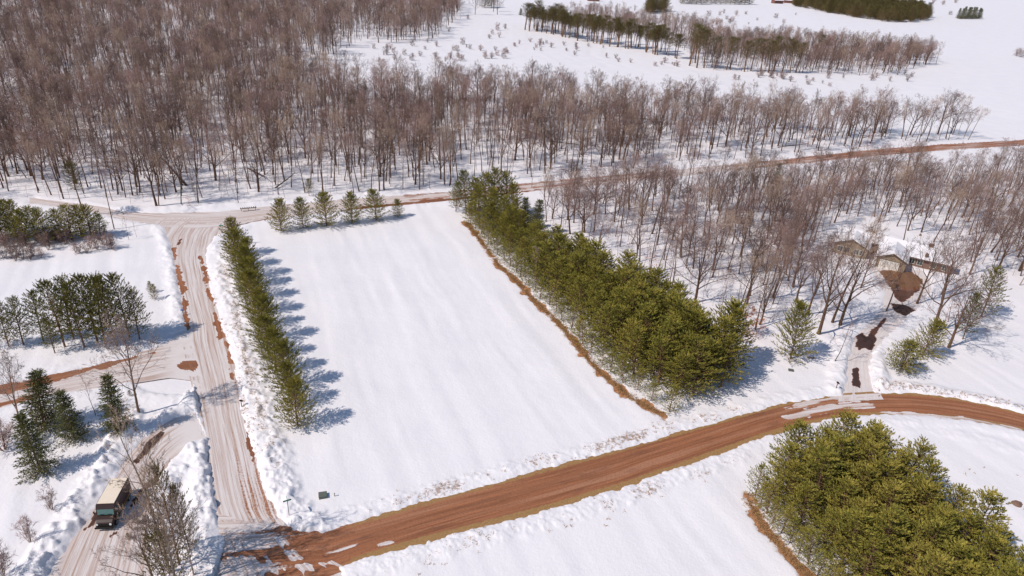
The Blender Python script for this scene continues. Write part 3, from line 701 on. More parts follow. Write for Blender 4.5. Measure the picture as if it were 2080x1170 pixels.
# ------------------------------------------------------------------ named bare trees
for (u, v, tp, k, w, l) in [
  (45, 872, 690, 'tree_open', .7, 'tan bare tree left of the broad spruce, crossing the side road'), (283, 842, 640, 'tree_open', .85, 'spreading tan bare tree with leaning trunk above the van'),
  (195, 846, 770, 'sap0', 1.2, 'small round bare tree between the two yard spruces'), (107, 1037, 1000, 'shrub0', .8, 'tiny bare tree left of the snowbank near the van'),
  (62, 1103, 1058, 'shrub1', .8, 'tiny bare tree below left, beside the chunky snowbank'), (8, 1180, 1125, 'shrub0', 1, 'little bare tree in the lower left corner'),
  (8, 915, 860, 'shrub1', 1.6, 'reddish bare bush at the left edge beside the spruces'),
  (345, 1165, 835, 'poplar', .8, 'tallest grey bare poplar at the bottom, rising before the evergreens'), (362, 1195, 905, 'poplar', .75, 'pale bare poplar just right of the tallest one'),
  (325, 1215, 1010, 'tree_open', .9, 'spreading bare tree left of the poplar clump at the bottom edge'), (395, 1175, 1010, 'poplar', .7, 'thin bare poplar at the right side of the bottom clump'),
  (372, 1260, 1040, 'poplar', .8, 'bare poplar at the bottom edge, lowest of the clump'), (330, 1130, 960, 'poplar', .8, 'thin leaning bare poplar next to the evergreens'),
  (1662, 680, 455, 'oak1', .8, 'tall bare oak left of the house driveway, slanting trunk'), (1690, 656, 450, 'forest1', 1.0, 'slender bare tree close behind the slanting oak'),
  (1706, 662, 480, 'oak0', .85, 'thick bare oak nearest the driveway bend'), (1693, 740, 660, 'sap1', 1.5, 'small forked bare tree beside the lower driveway'),
  (1617, 614, 500, 'oak2', .95, 'upright vase shaped bare oak in the open, left of the driveway oaks'), (1570, 571, 460, 'oak0', .7, 'bare oak with crooked trunk left of the vase shaped oak'),
  (1862, 617, 455, 'oak1', .7, 'tall bare oak right of the brown garage apron'), (1895, 677, 480, 'oak2', .85, 'wide bare oak with forked trunk right of the driveway'),
  (1927, 706, 558, 'oak0', 1.0, 'widest bare oak, lowest at right, twigs sweeping over the field'), (1599, 530, 420, 'oak1', .8, 'bare oak standing left of the house front'),
  (1421, 569, 450, 'forest0', .9, 'bare tree behind the long planting, upper middle'), (1659, 585, 480, 'forest2', .9, 'slim bare tree left of the house'),
  (1968, 560, 440, 'oak2', .8, 'bare oak right of the house wall'), (1843, 470, 360, 'oak0', .7, 'bare oak directly behind the house'), (1784, 452, 350, 'oak1', .7, 'leaning bare oak behind the snowy yard'),
  (1821, 461, 360, 'forest3', .9, 'thin bare tree between the oaks behind the house'), (1871, 473, 360, 'oak2', .7, 'bare oak behind the right wing of the house'), (1719, 435, 330, 'oak0', .7, 'bare oak above the left end of the house'),
  (1895, 494, 380, 'forest4', .9, 'slanting bare tree behind the right end of the house'),
  (1748, 585, 470, 'oak1', .7, 'bare oak directly in front of the left house gable'), (1800, 632, 500, 'forest5', .9, 'slender bare tree beside the lower end of the brown apron'), (1912, 600, 480, 'oak0', .8, 'bare oak in front of the right house wing'), (1762, 545, 440, 'forest0', .9, 'slim bare tree between the two front gables'), (1640, 640, 490, 'oak2', .8, 'bare oak between the lone pine and the slanting oak'), (1828, 520, 400, 'forest2', .9, 'thin bare tree rising behind the garage'),
  (895, 365, 262, 'oak0', .9, 'wide bare oak facing the far end of the field'), (780, 386, 270, 'oak1', .8, 'bare oak across the road from the short pine row'), (318, 418, 240, 'oak2', .7, 'thick trunked bare oak at the woodland front near the junction'),
  (1018, 352, 240, 'oak2', .75, 'bare oak with split trunk behind the far corner pines'), (635, 352, 225, 'oak0', .6, 'bare oak with wide limbs inside the woodland'),
  (965, 30, -20, 'oak1', .8, 'leftmost of the three bare oaks at top centre'), (1002, 24, -25, 'oak2', .8, 'middle one of the three bare oaks at top centre'), (1010, 30, -20, 'oak0', .8, 'rightmost of the three bare oaks at top centre'),
  (1080, 380, 300, 'aspen0', .8, 'thin pale tree beside the road near the far corner pines'), (1012, 410, 345, 'aspen1', .9, 'whitish bare tree in front of the far corner pines'), (1085, 570, 500, 'aspen0', 1.1, 'pale multi limbed bare tree among the long planting'), (1120, 540, 475, 'aspen1', 1.1, 'white branched bare tree beside the long planting gap')]:
    x, y = P(u, v); put_tree(k, x, y, tall(u, v, tp), rg.random()*6.3, l, 'bare tree', wide=w)
# leaf-holding beeches
def leafy(u, v, tp, l, n=900):
    x, y = P(u, v); h = tall(u, v, tp); e = put_tree('sap0', x, y, h, 0, l, 'beech tree', name='beech_tree', wide=1.6)
    r_ = np.random.default_rng(int(u)); s = h/9*1.0
    a_ = r_.uniform(0, 6.28, n); rr = 2.2*np.sqrt(r_.random(n)); zz = r_.uniform(.5, 7.2, n)
    c_ = np.c_[rr*np.cos(a_)*(1-zz/12), rr*np.sin(a_)*(1-zz/12), zz]; k_ = fbm(c_[:, 0]*1.1+9, c_[:, 1]*1.1+zz, 3) > .47; c_ = c_[k_]
    d1 = r_.normal(size=c_.shape)*.13; d2 = r_.normal(size=c_.shape)*.13
    V = np.stack([c_, c_+d1, c_+d2], 1).reshape(-1, 3); mm = mesh_np('leaves', V, [np.arange(len(V)).reshape(-1, 3)]); mm.materials.append(M_orange)
    meshobj('leaves', mm, (), e)
leafy(1508, 683, 610, 'young beech holding orange leaves behind the long planting', 1600); leafy(1535, 685, 635, 'low orange leaved beech right beside the taller one', 900)
leafy(1640, 300, 255, 'orange leaved young tree in the far right woodland', 700); leafy(1760, 303, 262, 'small orange leaved tree near the country road at right', 500)
leafy(385, 420, 395, 'small orange leaved sapling at the woodland front near the junction', 500); leafy(1925, 655, 600, 'orange leaved shrub under the widest oak', 400)
leafy(660, 310, 270, 'orange leaved tree inside the big woodland', 500); leafy(1318, 560, 505, 'faded orange sapling behind the long planting', 400)

# ------------------------------------------------------------------ woodlands
NW = [(-330, 425), (0, 404), (120, 408), (230, 412), (330, 419), (450, 420), (560, 412), (720, 398), (850, 388), (1000, 370), (1150, 356), (1300, 342), (1450, 328), (1600, 313), (1750, 299), (1900, 288), (1975, 285), (1962, 270), (1850, 268), (1700, 262), (1550, 250), (1400, 240), (1250, 225), (1100, 208), (950, 200), (820, 196), (700, 186), (600, 160), (690, 105), (725, 88), (885, 84), (900, 60), (940, 40), (930, 10), (870, -20), (700, -60), (-500, -75)]
RW = [(1100, 400), (1200, 392), (1330, 388), (1500, 382), (1700, 372), (1900, 362), (2100, 352), (2300, 346), (2450, 640), (2200, 630), (2085, 600), (2040, 560), (1960, 540), (1930, 480), (1850, 448), (1760, 440), (1690, 455), (1650, 520), (1660, 560), (1600, 600), (1535, 678), (1490, 670), (1430, 640), (1370, 606), (1280, 552), (1200, 508), (1135, 482), (1105, 450)]
MW = [(1395, 130), (1450, 143), (1560, 150), (1640, 150), (1760, 154), (1825, 156), (1840, 140), (1905, 132), (1900, 118), (1800, 105), (1650, 92), (1500, 88), (1400, 105)]
MB = [(1090, 58), (1180, 68), (1300, 84), (1400, 105), (1500, 90), (1430, 62), (1300, 45), (1200, 35), (1100, 40)]
def thin(pts, f, seed):
    r_ = np.random.default_rng(seed); r = np.hypot(*pts.T); return pts[r_.random(len(pts)) < f(r)]
nw = scatter(NW, 3.6, 31); nw = thin(nw, lambda r: np.interp(r, [160, 260, 420, 700, 1200], [.48, .48, .34, .24, .12]), 1)
rw = scatter(RW, 4.4, 32); rw = thin(rw, lambda r: np.interp(r, [110, 150, 200, 300], [.42, .62, .85, .9]), 2)
mw = scatter(MW, 5.0, 33, .6); mb = scatter(MB, 6.5, 34, .6)
allp = [(q, 0) for q in nw]+[(q, 1) for q in rw]; allp = [(q, z) for q, z in allp if road_sd(np.array([q[0]]), np.array([q[1]]))[0] > 1.2]
house_xy = np.array(P(1810, 520)); allp = [(q, z) for q, z in allp if np.hypot(*(q-house_xy)) > 17]
allp.sort(key=lambda t: np.hypot(*t[0]))
NIND = 250
zone = {0: ('bare brown tree in the front of the woodland beyond the country road', 'bare trees at the front of the big woodland'), 1: ('bare brown tree in the woodland between planting, house and country road', 'bare trees of the right woodland')}
KEYS = ['forest0', 'forest1', 'forest2', 'forest3', 'forest4', 'forest5', 'aspen0', 'aspen1', 'oak0', 'oak1']
def where(q, z):
    u, v = proj(q[0], q[1], 0)
    if z == 0:
        for lim, t in ((140, 'above the dark left pines'), (320, 'left of the snowy junction'), (540, 'behind the mailbox rack'), (830, 'behind the short pine row'), (1080, 'behind the far corner pines'), (9999, 'across the road at right')):
            if u < lim: return 'in woods '+t
    if v < 400: t = 'beside the country road'
    elif u < 1300: t = 'near the planting gap'
    elif u < 1480: t = 'behind the long planting'
    elif u < 1700: t = 'left of the house'
    elif u < 1900: t = 'around the house'
    else: t = 'right of the house'
    return 'in right wood '+t
picks = []; made = []
for q, z in allp[:NIND]:
    k = KEYS[rg.randrange(6)] if rg.random() < .8 else KEYS[rg.randrange(6, 10)]
    if z == 1 and rg.random() < .35: k = 'oak%d' % rg.randrange(3)
    h = rg.uniform(11, 18.5) if z == 0 else rg.uniform(10, 17.5) if proj(q[0], q[1], 0)[1] > 425 else rg.uniform(8, 12.5); wd = rg.uniform(.75, 1.15)
    look = 'pale grey bare tree' if 'aspen' in k else 'wide limbed bare oak' if 'oak' in k else 'short slender bare tree' if h < 12.5 else 'tall slender bare tree' if h > 15 else 'slender bare tree'
    w_ = where(q, z)
    picks.append((proj(q[0], q[1], 0)[0], look, w_)); made.append(put_tree(k, q[0], q[1], h, rg.random()*6.3, look+' '+w_, 'bare tree', look.replace(' tree', ' trees').replace(' oak', ' oaks')+' '+w_, wide=wd, lean=(rg.gauss(0, .07), rg.gauss(0, .07))))
cls = {}
for (u, lk, w_), o in zip(picks, made): cls.setdefault((lk, w_), []).append((u, o))
for (lk, w_), L_ in cls.items():
    L_.sort(key=lambda t: t[0])
    for i, (u, o) in enumerate(L_):
        if len(L_) > 1: o['label'] = lk+' '+w_+', '+ORD[min(i, 34)]+' from left'
rest = np.array([q for q, z in allp[NIND:]])
KW = ['forest0', 'forest1', 'forest2', 'forest3', 'forest4', 'forest5', 'forest1', 'forest3', 'aspen0', 'oak0', 'oak1', 'oak2', 'forest0']
rz_ = np.random.default_rng(77); zr = np.array([z for q, z in allp[NIND:]])
hh_ = np.r_[np.where(zr == 0, rz_.uniform(11, 19.5, len(rest)), rz_.uniform(8, 15.5, len(rest))), rz_.uniform(6, 17, len(mw)+len(mb))]
stuff('woodland', np.vstack([rest, mw, mb]), KW, hof, hh_, 'dense leafless brown woodland filling the background', 'woodland', seed=4)
# thin understorey
un = np.vstack([thin(scatter(NW, 4.0, 41), lambda r: np.interp(r, [160, 260, 350], [.75, .5, 0]), 5), thin(scatter(RW, 3.6, 42), lambda r: r*0+.9, 6)])
un = un[road_sd(un[:, 0], un[:, 1]) > .8]; un = un[np.hypot(*(un-house_xy).T) > 13]
put_tree('sap1', *P(1545, 640), 6, 0, 'thin bare sapling below the crooked oak', 'sapling', name='sapling')
stuff('undergrowth', un, ['sap0', 'sap1'], hof, np.r_[2.5, 8.5], 'thin leafless saplings and brush under the woodland trees', 'undergrowth', seed=6)
FP = [(1612, 13), (1680, 26), (1750, 38), (1800, 44), (1850, 46), (1888, 40), (1885, 30), (1800, 12), (1700, -8), (1620, -14)]
f1 = scatter(FP, 8.5, 51, .7); f2 = np.array([P(1312+rg.random()*38, 20+rg.random()*8) for _ in range(18)]); f3 = np.array([P(1385+i*9.8, 8+rg.random()) for i in range(15)])
f4 = np.array([[q[0]+rg.uniform(-5, 5), q[1]+20+j*14+rg.uniform(-5, 5)] for q in belt for j in range(2)])
stuff('distant_pines', np.vstack([f1, f2, f3, f4]), ['bushpine0', 'tallpine0', 'tallpine1'], lambda q: CP[q][0], (10., 18.), 'distant dark pines: plantation block, round clump, windbreak and back of the far belt', 'distant pines', seed=8, wide=1.15,
      pick=np.r_[np.zeros(len(f1)+len(f2)+len(f3), int), 1+np.arange(len(f4)) % 2])
# thicket at far left, single shrubs in the clearing
for i in range(34):
    u = -10+i*7.2; v = 530-u*.11+rg.uniform(-32, 4); x, y = P(u, v)
    put_tree('shrub%d' % (i % 2), x, y, rg.uniform(2.0, 3.8), rg.random()*6.3, 'leafless brown shrub, %s from the left in the thicket below the dark pines' % ORD[i], 'shrub', 'shrubs of the thicket at far left', 'bare_shrub', wide=1.1)
for i, (u, v, h) in enumerate([(262, 488, 6), (278, 482, 4.5), (235, 500, 4), (250, 470, 3.5)]):
    x, y = P(u, v); put_tree('sap%d' % (i % 2), x, y, h, i, ['tallest thin sapling by the road corner at left', 'leaning sapling right of the tallest one at the corner', 'low sapling at the thicket end near the pole', 'short sapling behind the pole'][i], 'sapling', name='sapling')
BUSH = [(1011, 62, 6), (1026, 59, 4.5), (1000, 69, 4), (994, 78, 4), (1014, 76, 4), (884, 118, 4), (923, 102, 3.5), (948, 97, 3), (955, 100, 4), (976, 103, 4), (1006, 102, 4), (1024, 105, 4), (1077, 85, 4), (1055, 90, 3.5), (1085, 102, 3), (985, 119, 5), (940, 122, 5), (905, 126, 3), (863, 100, 3), (838, 115, 3), (822, 112, 5), (930, 117, 4), (1010, 113, 4), (1045, 95, 3), (1110, 88, 3), (1120, 97, 4), (1145, 92, 3), (1170, 96, 4), (1195, 94, 3), (1150, 104, 3), (1225, 98, 3), (1605, 166, 4), (1640, 172, 4), (1650, 166, 3), (1670, 170, 3), (1637, 160, 3), (1684, 176, 3), (1350, 128, 4), (1540, 158, 4), (1500, 163, 4), (2072, 116, 8), (2064, 114, 7), (912, 64, 4), (950, 40, 5), (800, 108, 4), (780, 112, 3.5), (760, 100, 4), (868, 86, 3), (1930, 30, 8), (1470, 28, 6), (1462, 32, 7), (1850, 22, 8), (1895, 8, 10), (1915, 10, 9), (1940, 6, 9)]
for _i in range(70):
    _c = rg.randrange(4)
    BUSH.append([(rg.uniform(760, 1060), rg.uniform(88, 128), rg.uniform(2.5, 6)), (rg.uniform(1400, 1620), rg.uniform(28, 52), rg.uniform(3, 8)), (rg.uniform(1060, 1380), rg.uniform(88, 122)+0, rg.uniform(2, 4.5)), (rg.uniform(1480, 1860), rg.uniform(150, 166), rg.uniform(2.5, 6))][_c])
    if _c == 2: u_ = BUSH[-1][0]; BUSH[-1] = (u_, 84+(u_-1070)*.15+rg.uniform(0, 16), BUSH[-1][2])
ORDT = ['', 'twenty', 'thirty', 'forty', 'fifty', 'sixty', 'seventy', 'eighty', 'ninety']
WORD = ORD+['%s' % w for w in ('thirty-sixth thirty-seventh thirty-eighth thirty-ninth fortieth forty-first forty-second forty-third forty-fourth forty-fifth forty-sixth forty-seventh forty-eighth forty-ninth fiftieth fifty-first fifty-second fifty-third fifty-fourth fifty-fifth fifty-sixth').split()]
BS = sorted(range(len(BUSH)), key=lambda i: BUSH[i][0]); BL = {}
for n, j in enumerate(BS):
    BL[j] = 'small leafless bush on the far snowy clearings, %s from the left' % WORD[n] if n < 40 else 'small leafless bush on the far snowy clearings, %s from the right' % WORD[len(BS)-1-n] if len(BS)-1-n < 40 else 'small leafless bush in the middle of the far snowy clearings, %s inward' % WORD[n-40]
for i, (u, v, h) in enumerate(BUSH):
    x, y = P(u, v); put_tree('shrub%d' % (i % 2), x, y, h*rg.uniform(.55, .9), rg.random()*6.3, BL[i], 'bush', 'bushes scattered over the far clearings', 'bare_shrub', wide=rg.uniform(1.0, 1.7))
for i, (u, v) in enumerate([(278, 1062), (262, 1094), (265, 806)]):
    x, y = P(u, v); put_con('bushpine0', x, y, 1.1, i, ['brown dead shrub nearer the van by the drive edge', 'brown dead shrub, lower one by the drive edge', 'low green shrub on the snow under the spreading tan tree'][i], 'shrub', name='low_shrub', wide=1.1)

# fallen trunks
def log(u0, v0, u1, v1, r, l):
    a_ = PV(u0, v0); b_ = PV(u1, v1); T = Tubes(); mid = (a_+b_)/2; rng = random.Random(int(u0))
    pts = [a_-mid+Vector((0, 0, .4)), Vector((.1, .1, .9)), b_-mid+Vector((0, 0, 1.5))]; T.tube(pts, [r, r*.8, r*.35], 6)
    for k in range(7):
        t = rng.uniform(.3, 1); p_ = pts[0].lerp(pts[2], t); dd = ((b_-a_).normalized()+perp(rng, (b_-a_).normalized())*.9).normalized(); T.spike(p_, p_+dd*rng.uniform(1, 3.5), r*.25)
    o = meshobj('fallen_trunk', T.mesh('fallen_trunk', M_bark)); o.location = (mid.x, mid.y, gz(mid.x, mid.y)); tag(o, l, 'fallen trunk')
for a_ in [(378, 378, 322, 322, .3, 'long leaning fallen trunk in the woodland above the junction'), (505, 345, 545, 372, .22, 'fallen trunk on the forest snow above the mailboxes'), (1060, 265, 1120, 290, .25, 'fallen trunk deep in the woodland, upper middle'), (1120, 290, 1190, 305, .22, 'lower fallen trunk deep in the woodland, upper middle'),
           (1250, 236, 1330, 250, .25, 'long fallen trunk below the far clearing'), (1580, 302, 1640, 300, .2, 'fallen trunk close to the country road at right'), (560, 385, 600, 362, .2, 'fallen trunk at the woodland front behind the first short row pine'), (20, 300, 60, 290, .25, 'fallen trunk in the far left of the woodland'), (1130, 300, 1085, 262, .18, 'tilted dead trunk resting among the middle woodland')]: log(*a_)

# ------------------------------------------------------------------ dry grass blades
def grass():
    r_ = np.random.default_rng(9); C_ = []
    for pls, w, dens in [(GK[0][0], 1.7, 7), (GK[1][0], 2.0, 7), (GK[2][0], 1.5, 8), (GK[3][0], 1.6, 7), (GK[4][0], .8, 6), (EK[0][0], .8, 45), (EK[1][0], .9, 50), (PL([(1780, 900), (1850, 960), (1960, 980), (2040, 960)]), 6, 3), (EK[2][0], .6, 14)]:
        L = np.hypot(*np.diff(pls, axis=0).T).sum(); n = int(L*dens); q = resample(pls, max(2, n)); q = q+r_.normal(0, w*.5, q.shape)
        k = fbm(q[:, 0]/2.4, q[:, 1]/2.4, 91, 3)+r_.normal(0, .05, len(q)) > (.54 if dens < 20 else .3); C_.append(q[k])
    c = np.vstack(C_); c = c[road_sd(c[:, 0], c[:, 1]) > .25]; z = relief(c[:, 0].copy(), c[:, 1].copy()); c = np.c_[c, z-.03]
    n = 7; b = np.repeat(c, n, 0)+np.c_[r_.normal(0, .13, (len(c)*n, 2)), np.zeros(len(c)*n)]
    tip = b+np.c_[r_.normal(0, .16, (len(b), 2)), r_.uniform(.12, .42, len(b))]; s = np.c_[r_.normal(0, .022, (len(b), 2)), np.zeros(len(b))]
    V = np.stack([b-s, b+s, tip], 1).reshape(-1, 3); mm = mesh_np('dry_grass', V, [np.arange(len(V)).reshape(-1, 3)]); mm.materials.append(M_grass)
    tag(meshobj('dry_grass', mm), 'tan dry grass poking through snow beside road and pines', 'grass', kind='stuff')
grass()

# ------------------------------------------------------------------ built things
M_brown = mat('brown_paint', (.04, .02, .014), .3, .5); M_gold = mat('gold_paint', (.55, .30, .06), .4, .5)
M_roofw = mat('van_roof', (.60, .47, .34), .5, .3); M_glass = mat('window_glass', (.03, .05, .05), .08, .8); M_black = mat('black_rubber', (.02, .02, .02), .7, .2)
M_chrome = mat('bright_metal', (.7, .7, .7), .25, .5, 1.); M_lamp = mat('lamp_lens', (.85, .85, .82), .1, .8); M_white = mat('white_paint', (.72, .68, .62), .5)
M_green = mat('green_sign', (.01, .22, .15), .4); M_post = mat('grey_post', (.25, .23, .21), .6); M_wood = mat('weathered_wood', (.22, .15, .10), .8)
M_siding = mat('tan_siding', (.46, .36, .25), .8); M_stone = mat('brown_brick', (.20, .12, .09), .85); M_fascia = mat('brown_trim', (.13, .085, .075), .6)
B = NB(M_roofw); B.l(B.mix(B.noise(B.obj(), 2.0, 4), (.88, .76, .61), (.76, .64, .50)), B.b.inputs['Base Color'])
B = NB(M_siding); B.l(B.mix(B.noise(B.obj(), 1.6, 4), (.36, .28, .19), (.26, .19, .13)), B.b.inputs['Base Color'])
B = NB(M_brown); B.l(B.mix(B.noise(B.obj(), 1.2, 3), (.035, .016, .012), (.055, .028, .02)), B.b.inputs['Base Color'])
M_rsnow = mat('roof_snow', (.81, .78, .79), .6, .15); B = NB(M_rsnow); B.bump(B.noise(B.obj(), 1.2, 3), .3, .1)
M_util = mat('green_grey_plastic', (.12, .13, .11), .6)
import bmesh
def solid(name, prisms, m_, parent=None, bev=0.):
    """prisms: list of (list of 8 corner points) boxes or ('poly', pts2d, axis, a, b)"""
    bm = bmesh.new()
    for pr_ in prisms:
        if pr_[0] == 'box':
            _, c, s = pr_; r = bmesh.ops.create_cube(bm, size=1, matrix=Matrix.Translation(c) @ Matrix.Diagonal((*s, 1)))
        elif pr_[0] == 'ext':     # profile in x-z swept along y, or y-z along x
            _, prof, ax, a_, b_ = pr_
            f0 = [bm.verts.new((p_[0], a_, p_[1]) if ax == 'y' else (a_, p_[0], p_[1])) for p_ in prof]
            f1 = [bm.verts.new((p_[0], b_, p_[1]) if ax == 'y' else (b_, p_[0], p_[1])) for p_ in prof]
            bm.faces.new(f0); bm.faces.new(f1[::-1])
            for i in range(len(prof)): bm.faces.new((f0[i], f1[i], f1[(i+1) % len(prof)], f0[(i+1) % len(prof)]))
        elif pr_[0] == 'cyl':
            c, r_, dpt, ax = pr_[1:5]; rot = {'z': Matrix.Identity(4), 'x': Matrix.Rotation(pi/2, 4, 'Y'), 'y': Matrix.Rotation(pi/2, 4, 'X')}[ax]
            bmesh.ops.create_cone(bm, cap_ends=True, segments=20, radius1=r_, radius2=r_ if len(pr_) < 6 else pr_[5], depth=dpt, matrix=Matrix.Translation(c) @ rot)
    bmesh.ops.recalc_face_normals(bm, faces=bm.faces[:])
    if bev: bmesh.ops.bevel(bm, geom=[e for e in bm.edges if e.calc_face_angle(0) > .6], offset=bev, segments=2, affect='EDGES')
    me_ = bpy.data.meshes.new(name); bm.to_mesh(me_); bm.free(); return meshobj(name, me_, [m_], parent)
# delivery van: local +y is the front
fr = PV(212.5, 1026, 3); bk = PV(241.9, 972.6, 3); c = (fr+bk)/2; hd = math.atan2(-(fr-bk).x, (fr-bk).y)
van = tag(empty('delivery_van', (c.x, c.y, .05), hd), 'dark brown delivery van with tan roof parked on the snowy drive', 'van')
solid('body', [('ext', [(-2.55, .55), (-2.55, 2.95), (2.25, 2.95), (2.55, 2.45), (2.62, 1.55), (2.62, .55)], 'x', -1.13, 1.13)], M_brown, van, .05)
solid('roof', [('box', (0, -.18, 2.985), (2.06, 4.55, .05))], M_roofw, van, .015)
solid('hood', [('ext', [(2.625, .5), (2.625, 1.5), (3.2, 1.36), (3.62, 1.14), (3.7, .85), (3.7, .5)], 'x', -1.02, 1.02)], M_brown, van, .07)
ws = solid('windscreen', [('ext', [(2.59, 1.58), (2.52, 2.42), (2.555, 2.43), (2.66, 1.6)], 'x', -.98, .98)], mat('windscreen_glass', (.07, .19, .18), .1, 1.), van)
solid('wiper', [('box', (.45, 2.69, 1.72), (.5, .02, .03)), ('box', (-.45, 2.69, 1.72), (.5, .02, .03))], M_black, ws)
solid('grille', [('box', (0, 3.71, .93), (1.2, .04, .3))]+[('box', (0, 3.735, .82+.08*i), (1.1, .02, .025)) for i in range(4)], M_black, van)
solid('bumper', [('box', (0, 3.82, .52), (2.2, .2, .24))], M_black, van, .04)
for sx in (-1, 1):
    solid('headlight', [('cyl', (sx*.80, 3.7, 1.0), .14, .08, 'y')], M_lamp, van)
    mr = solid('mirror', [('box', (sx*1.36, 2.62, 1.95), (.16, .07, .42)), ('box', (sx*1.22, 2.58, 2.1), (.2, .035, .035)), ('box', (sx*1.22, 2.58, 1.8), (.2, .035, .035))], M_black, van)
    dr = solid('door', [('box', (sx*1.137, 1.95, 1.55), (.014, .8, 1.85))], M_brown, van, .004)
    solid('door_window', [('box', (sx*1.147, 1.95, 2.05), (.012, .6, .65))], M_glass, dr)
    solid('side_stripe', [('box', (sx*1.137, -.55, .85), (.012, 3.7, .07))], M_gold, van)
    for yy in (2.75, -1.35):
        w = solid('wheel', [('cyl', (sx*1.0, yy, .42), .42, .28, 'x')], M_black, van, .03)
        solid('rim', [('cyl', (sx*1.145, yy, .42), .22, .03, 'x')], M_chrome, w)
solid('emblem', [('ext', [(1.02, 1.5), (.86, 1.62), (.84, 2.0), (1.02, 2.08), (1.2, 2.0), (1.18, 1.62)], 'x', 1.132, 1.142)], M_gold, van)
solid('rear_door', [('box', (0, -2.56, 1.7), (1.9, .03, 2.2))], M_brown, van, .008)
for sx in (-1, 1): solid('tail_lamp', [('cyl', (sx*1.0, -2.57, .9), .08, .05, 'y')], mat('red_lens', (.5, .02, .02), .3), van)
# street name signs
def sign(u, v, h, l, rz):
    x, y = P(u, v); e = tag(empty('street_sign', (x, y, gz(x, y)-.2), rz), l, 'street sign')
    solid('post', [('cyl', (0, 0, h/2), .045, h, 'z')], M_post, e)
    solid('name_blade', [('box', (0, 0, h+.12), (1.05, .03, .24))], M_green, e, .006); solid('name_blade', [('box', (0, 0, h+.40), (.03, 1.05, .24))], M_green, e, .006)
sign(588, 1052, 2.7, 'green street name sign on a post at the gravel road corner', .5); sign(452, 478, 2.4, 'green street name sign at the far junction beside the first pine', .2)
# lot sign
x, y = P(505, 494); e = tag(empty('lot_sign', (x, y, gz(x, y)-.1), radians(12)), 'white framed board sign on two posts behind the last row pine', 'sign')
for sx in (-1, 1): solid('post', [('box', (sx*1.0, 0, 1.1), (.1, .1, 2.2))], M_white, e, .01)
bd = solid('board', [('box', (0, -.07, 1.55), (2.1, .05, 1.1))], mat('sign_face', (.42, .42, .48), .5), e, .01)
solid('board_frame', [('box', (0, -.1, 2.08), (2.1, .03, .08)), ('box', (0, -.1, 1.02), (2.1, .03, .08)), ('box', (0, -.1, 1.70), (1.7, .02, .12)), ('box', (0, -.1, 1.40), (1.7, .02, .10))], M_white, bd)
# mailbox rack
def mailbox(x, y, z, rz, l, grp=None, m_=M_black, post=True):
    e = tag(empty('mailbox', (x, y, z), rz), l, 'mailbox', grp)
    prof = [(-.11, 0), (-.11, .15), (-.08, .21), (0, .24), (.08, .21), (.11, .15), (.11, 0)]
    solid('box', [('ext', prof, 'y', -.28, .28)], m_, e); solid('door', [('ext', [(a_*.93, b_*.93+.01) for a_, b_ in prof], 'y', -.295, -.282)], M_post, e)
    if post: solid('post', [('box', (0, .05, -.62), (.1, .1, 1.23))], M_wood, e); solid('flag', [('box', (.125, .05, .22), (.012, .18, .08))], mat('flag_red', (.5, .03, .02)), e)
    return e
x0, y0 = P(490, 430); x1, y1 = P(520, 427); rz = math.atan2(y1-y0, x1-x0); zc = gz((x0+x1)/2, (y0+y1)/2)
e = tag(empty('mailbox_rack', ((x0+x1)/2, (y0+y1)/2, zc-.1), rz), 'long wooden rail carrying the mailboxes beside the country road', 'mailbox rack'); Lr = math.hypot(x1-x0, y1-y0)
solid('rail', [('box', (0, 0, 1.05), (Lr+.4, .45, .06))], M_wood, e)
for sx in (-.5, 0, .5): solid('post', [('box', (sx*Lr*.95, 0, .5), (.1, .1, 1.04))], M_wood, e)
for i in range(8):
    t = i/7; mailbox(x0+(x1-x0)*t, y0+(y1-y0)*t, zc+.985+.005, rz, '%s mailbox from the left on the rack beside the country road' % ORD[i], 'mailboxes on the rack', post=False)
x, y = P(492, 828); mailbox(x, y, gz(x, y)+1.1, 1.4, 'dark mailbox on a post in the snowbank right of the snowy road')
M_blue = mat('blue_plastic', (.02, .12, .42), .4)
x, y = P(372, 640); mailbox(x, y, gz(x, y)+1.1, -1.4, 'blue mailbox at the left edge of the snowy road', m_=M_blue)
x, y = P(1696, 797); mailbox(x, y, gz(x, y)+1.1, .4, 'dark mailbox at the mouth of the house driveway')
# utility pole
x, y = P(232, 465); e = tag(empty('utility_pole', (x, y, 0), 0), 'thin wooden utility pole beside the snowy junction', 'utility pole')
solid('pole', [('cyl', (0, 0, 4.8), .13, 9.8, 'z', .08)], M_wood, e); solid('cap_bracket', [('box', (0, 0, 9.2), (.5, .08, .08)), ('cyl', (.22, 0, 9.32), .04, .2, 'z'), ('cyl', (-.22, 0, 9.32), .04, .2, 'z')], M_post, e)
for u, v, l in [(907, 70, 'thin fence stake'), (219, 500, 'thin wooden stake')][1:]:
    x, y = P(u, v); o = solid('stake', [('cyl', (0, 0, 1.2), .06, 2.6, 'z', .04), ('box', (0, 0, 2.45), (.12, .03, .1))], M_wood); o.location = (x, y, 0); tag(o, 'thin wooden stake at the end of the thicket near the pole', 'stake')
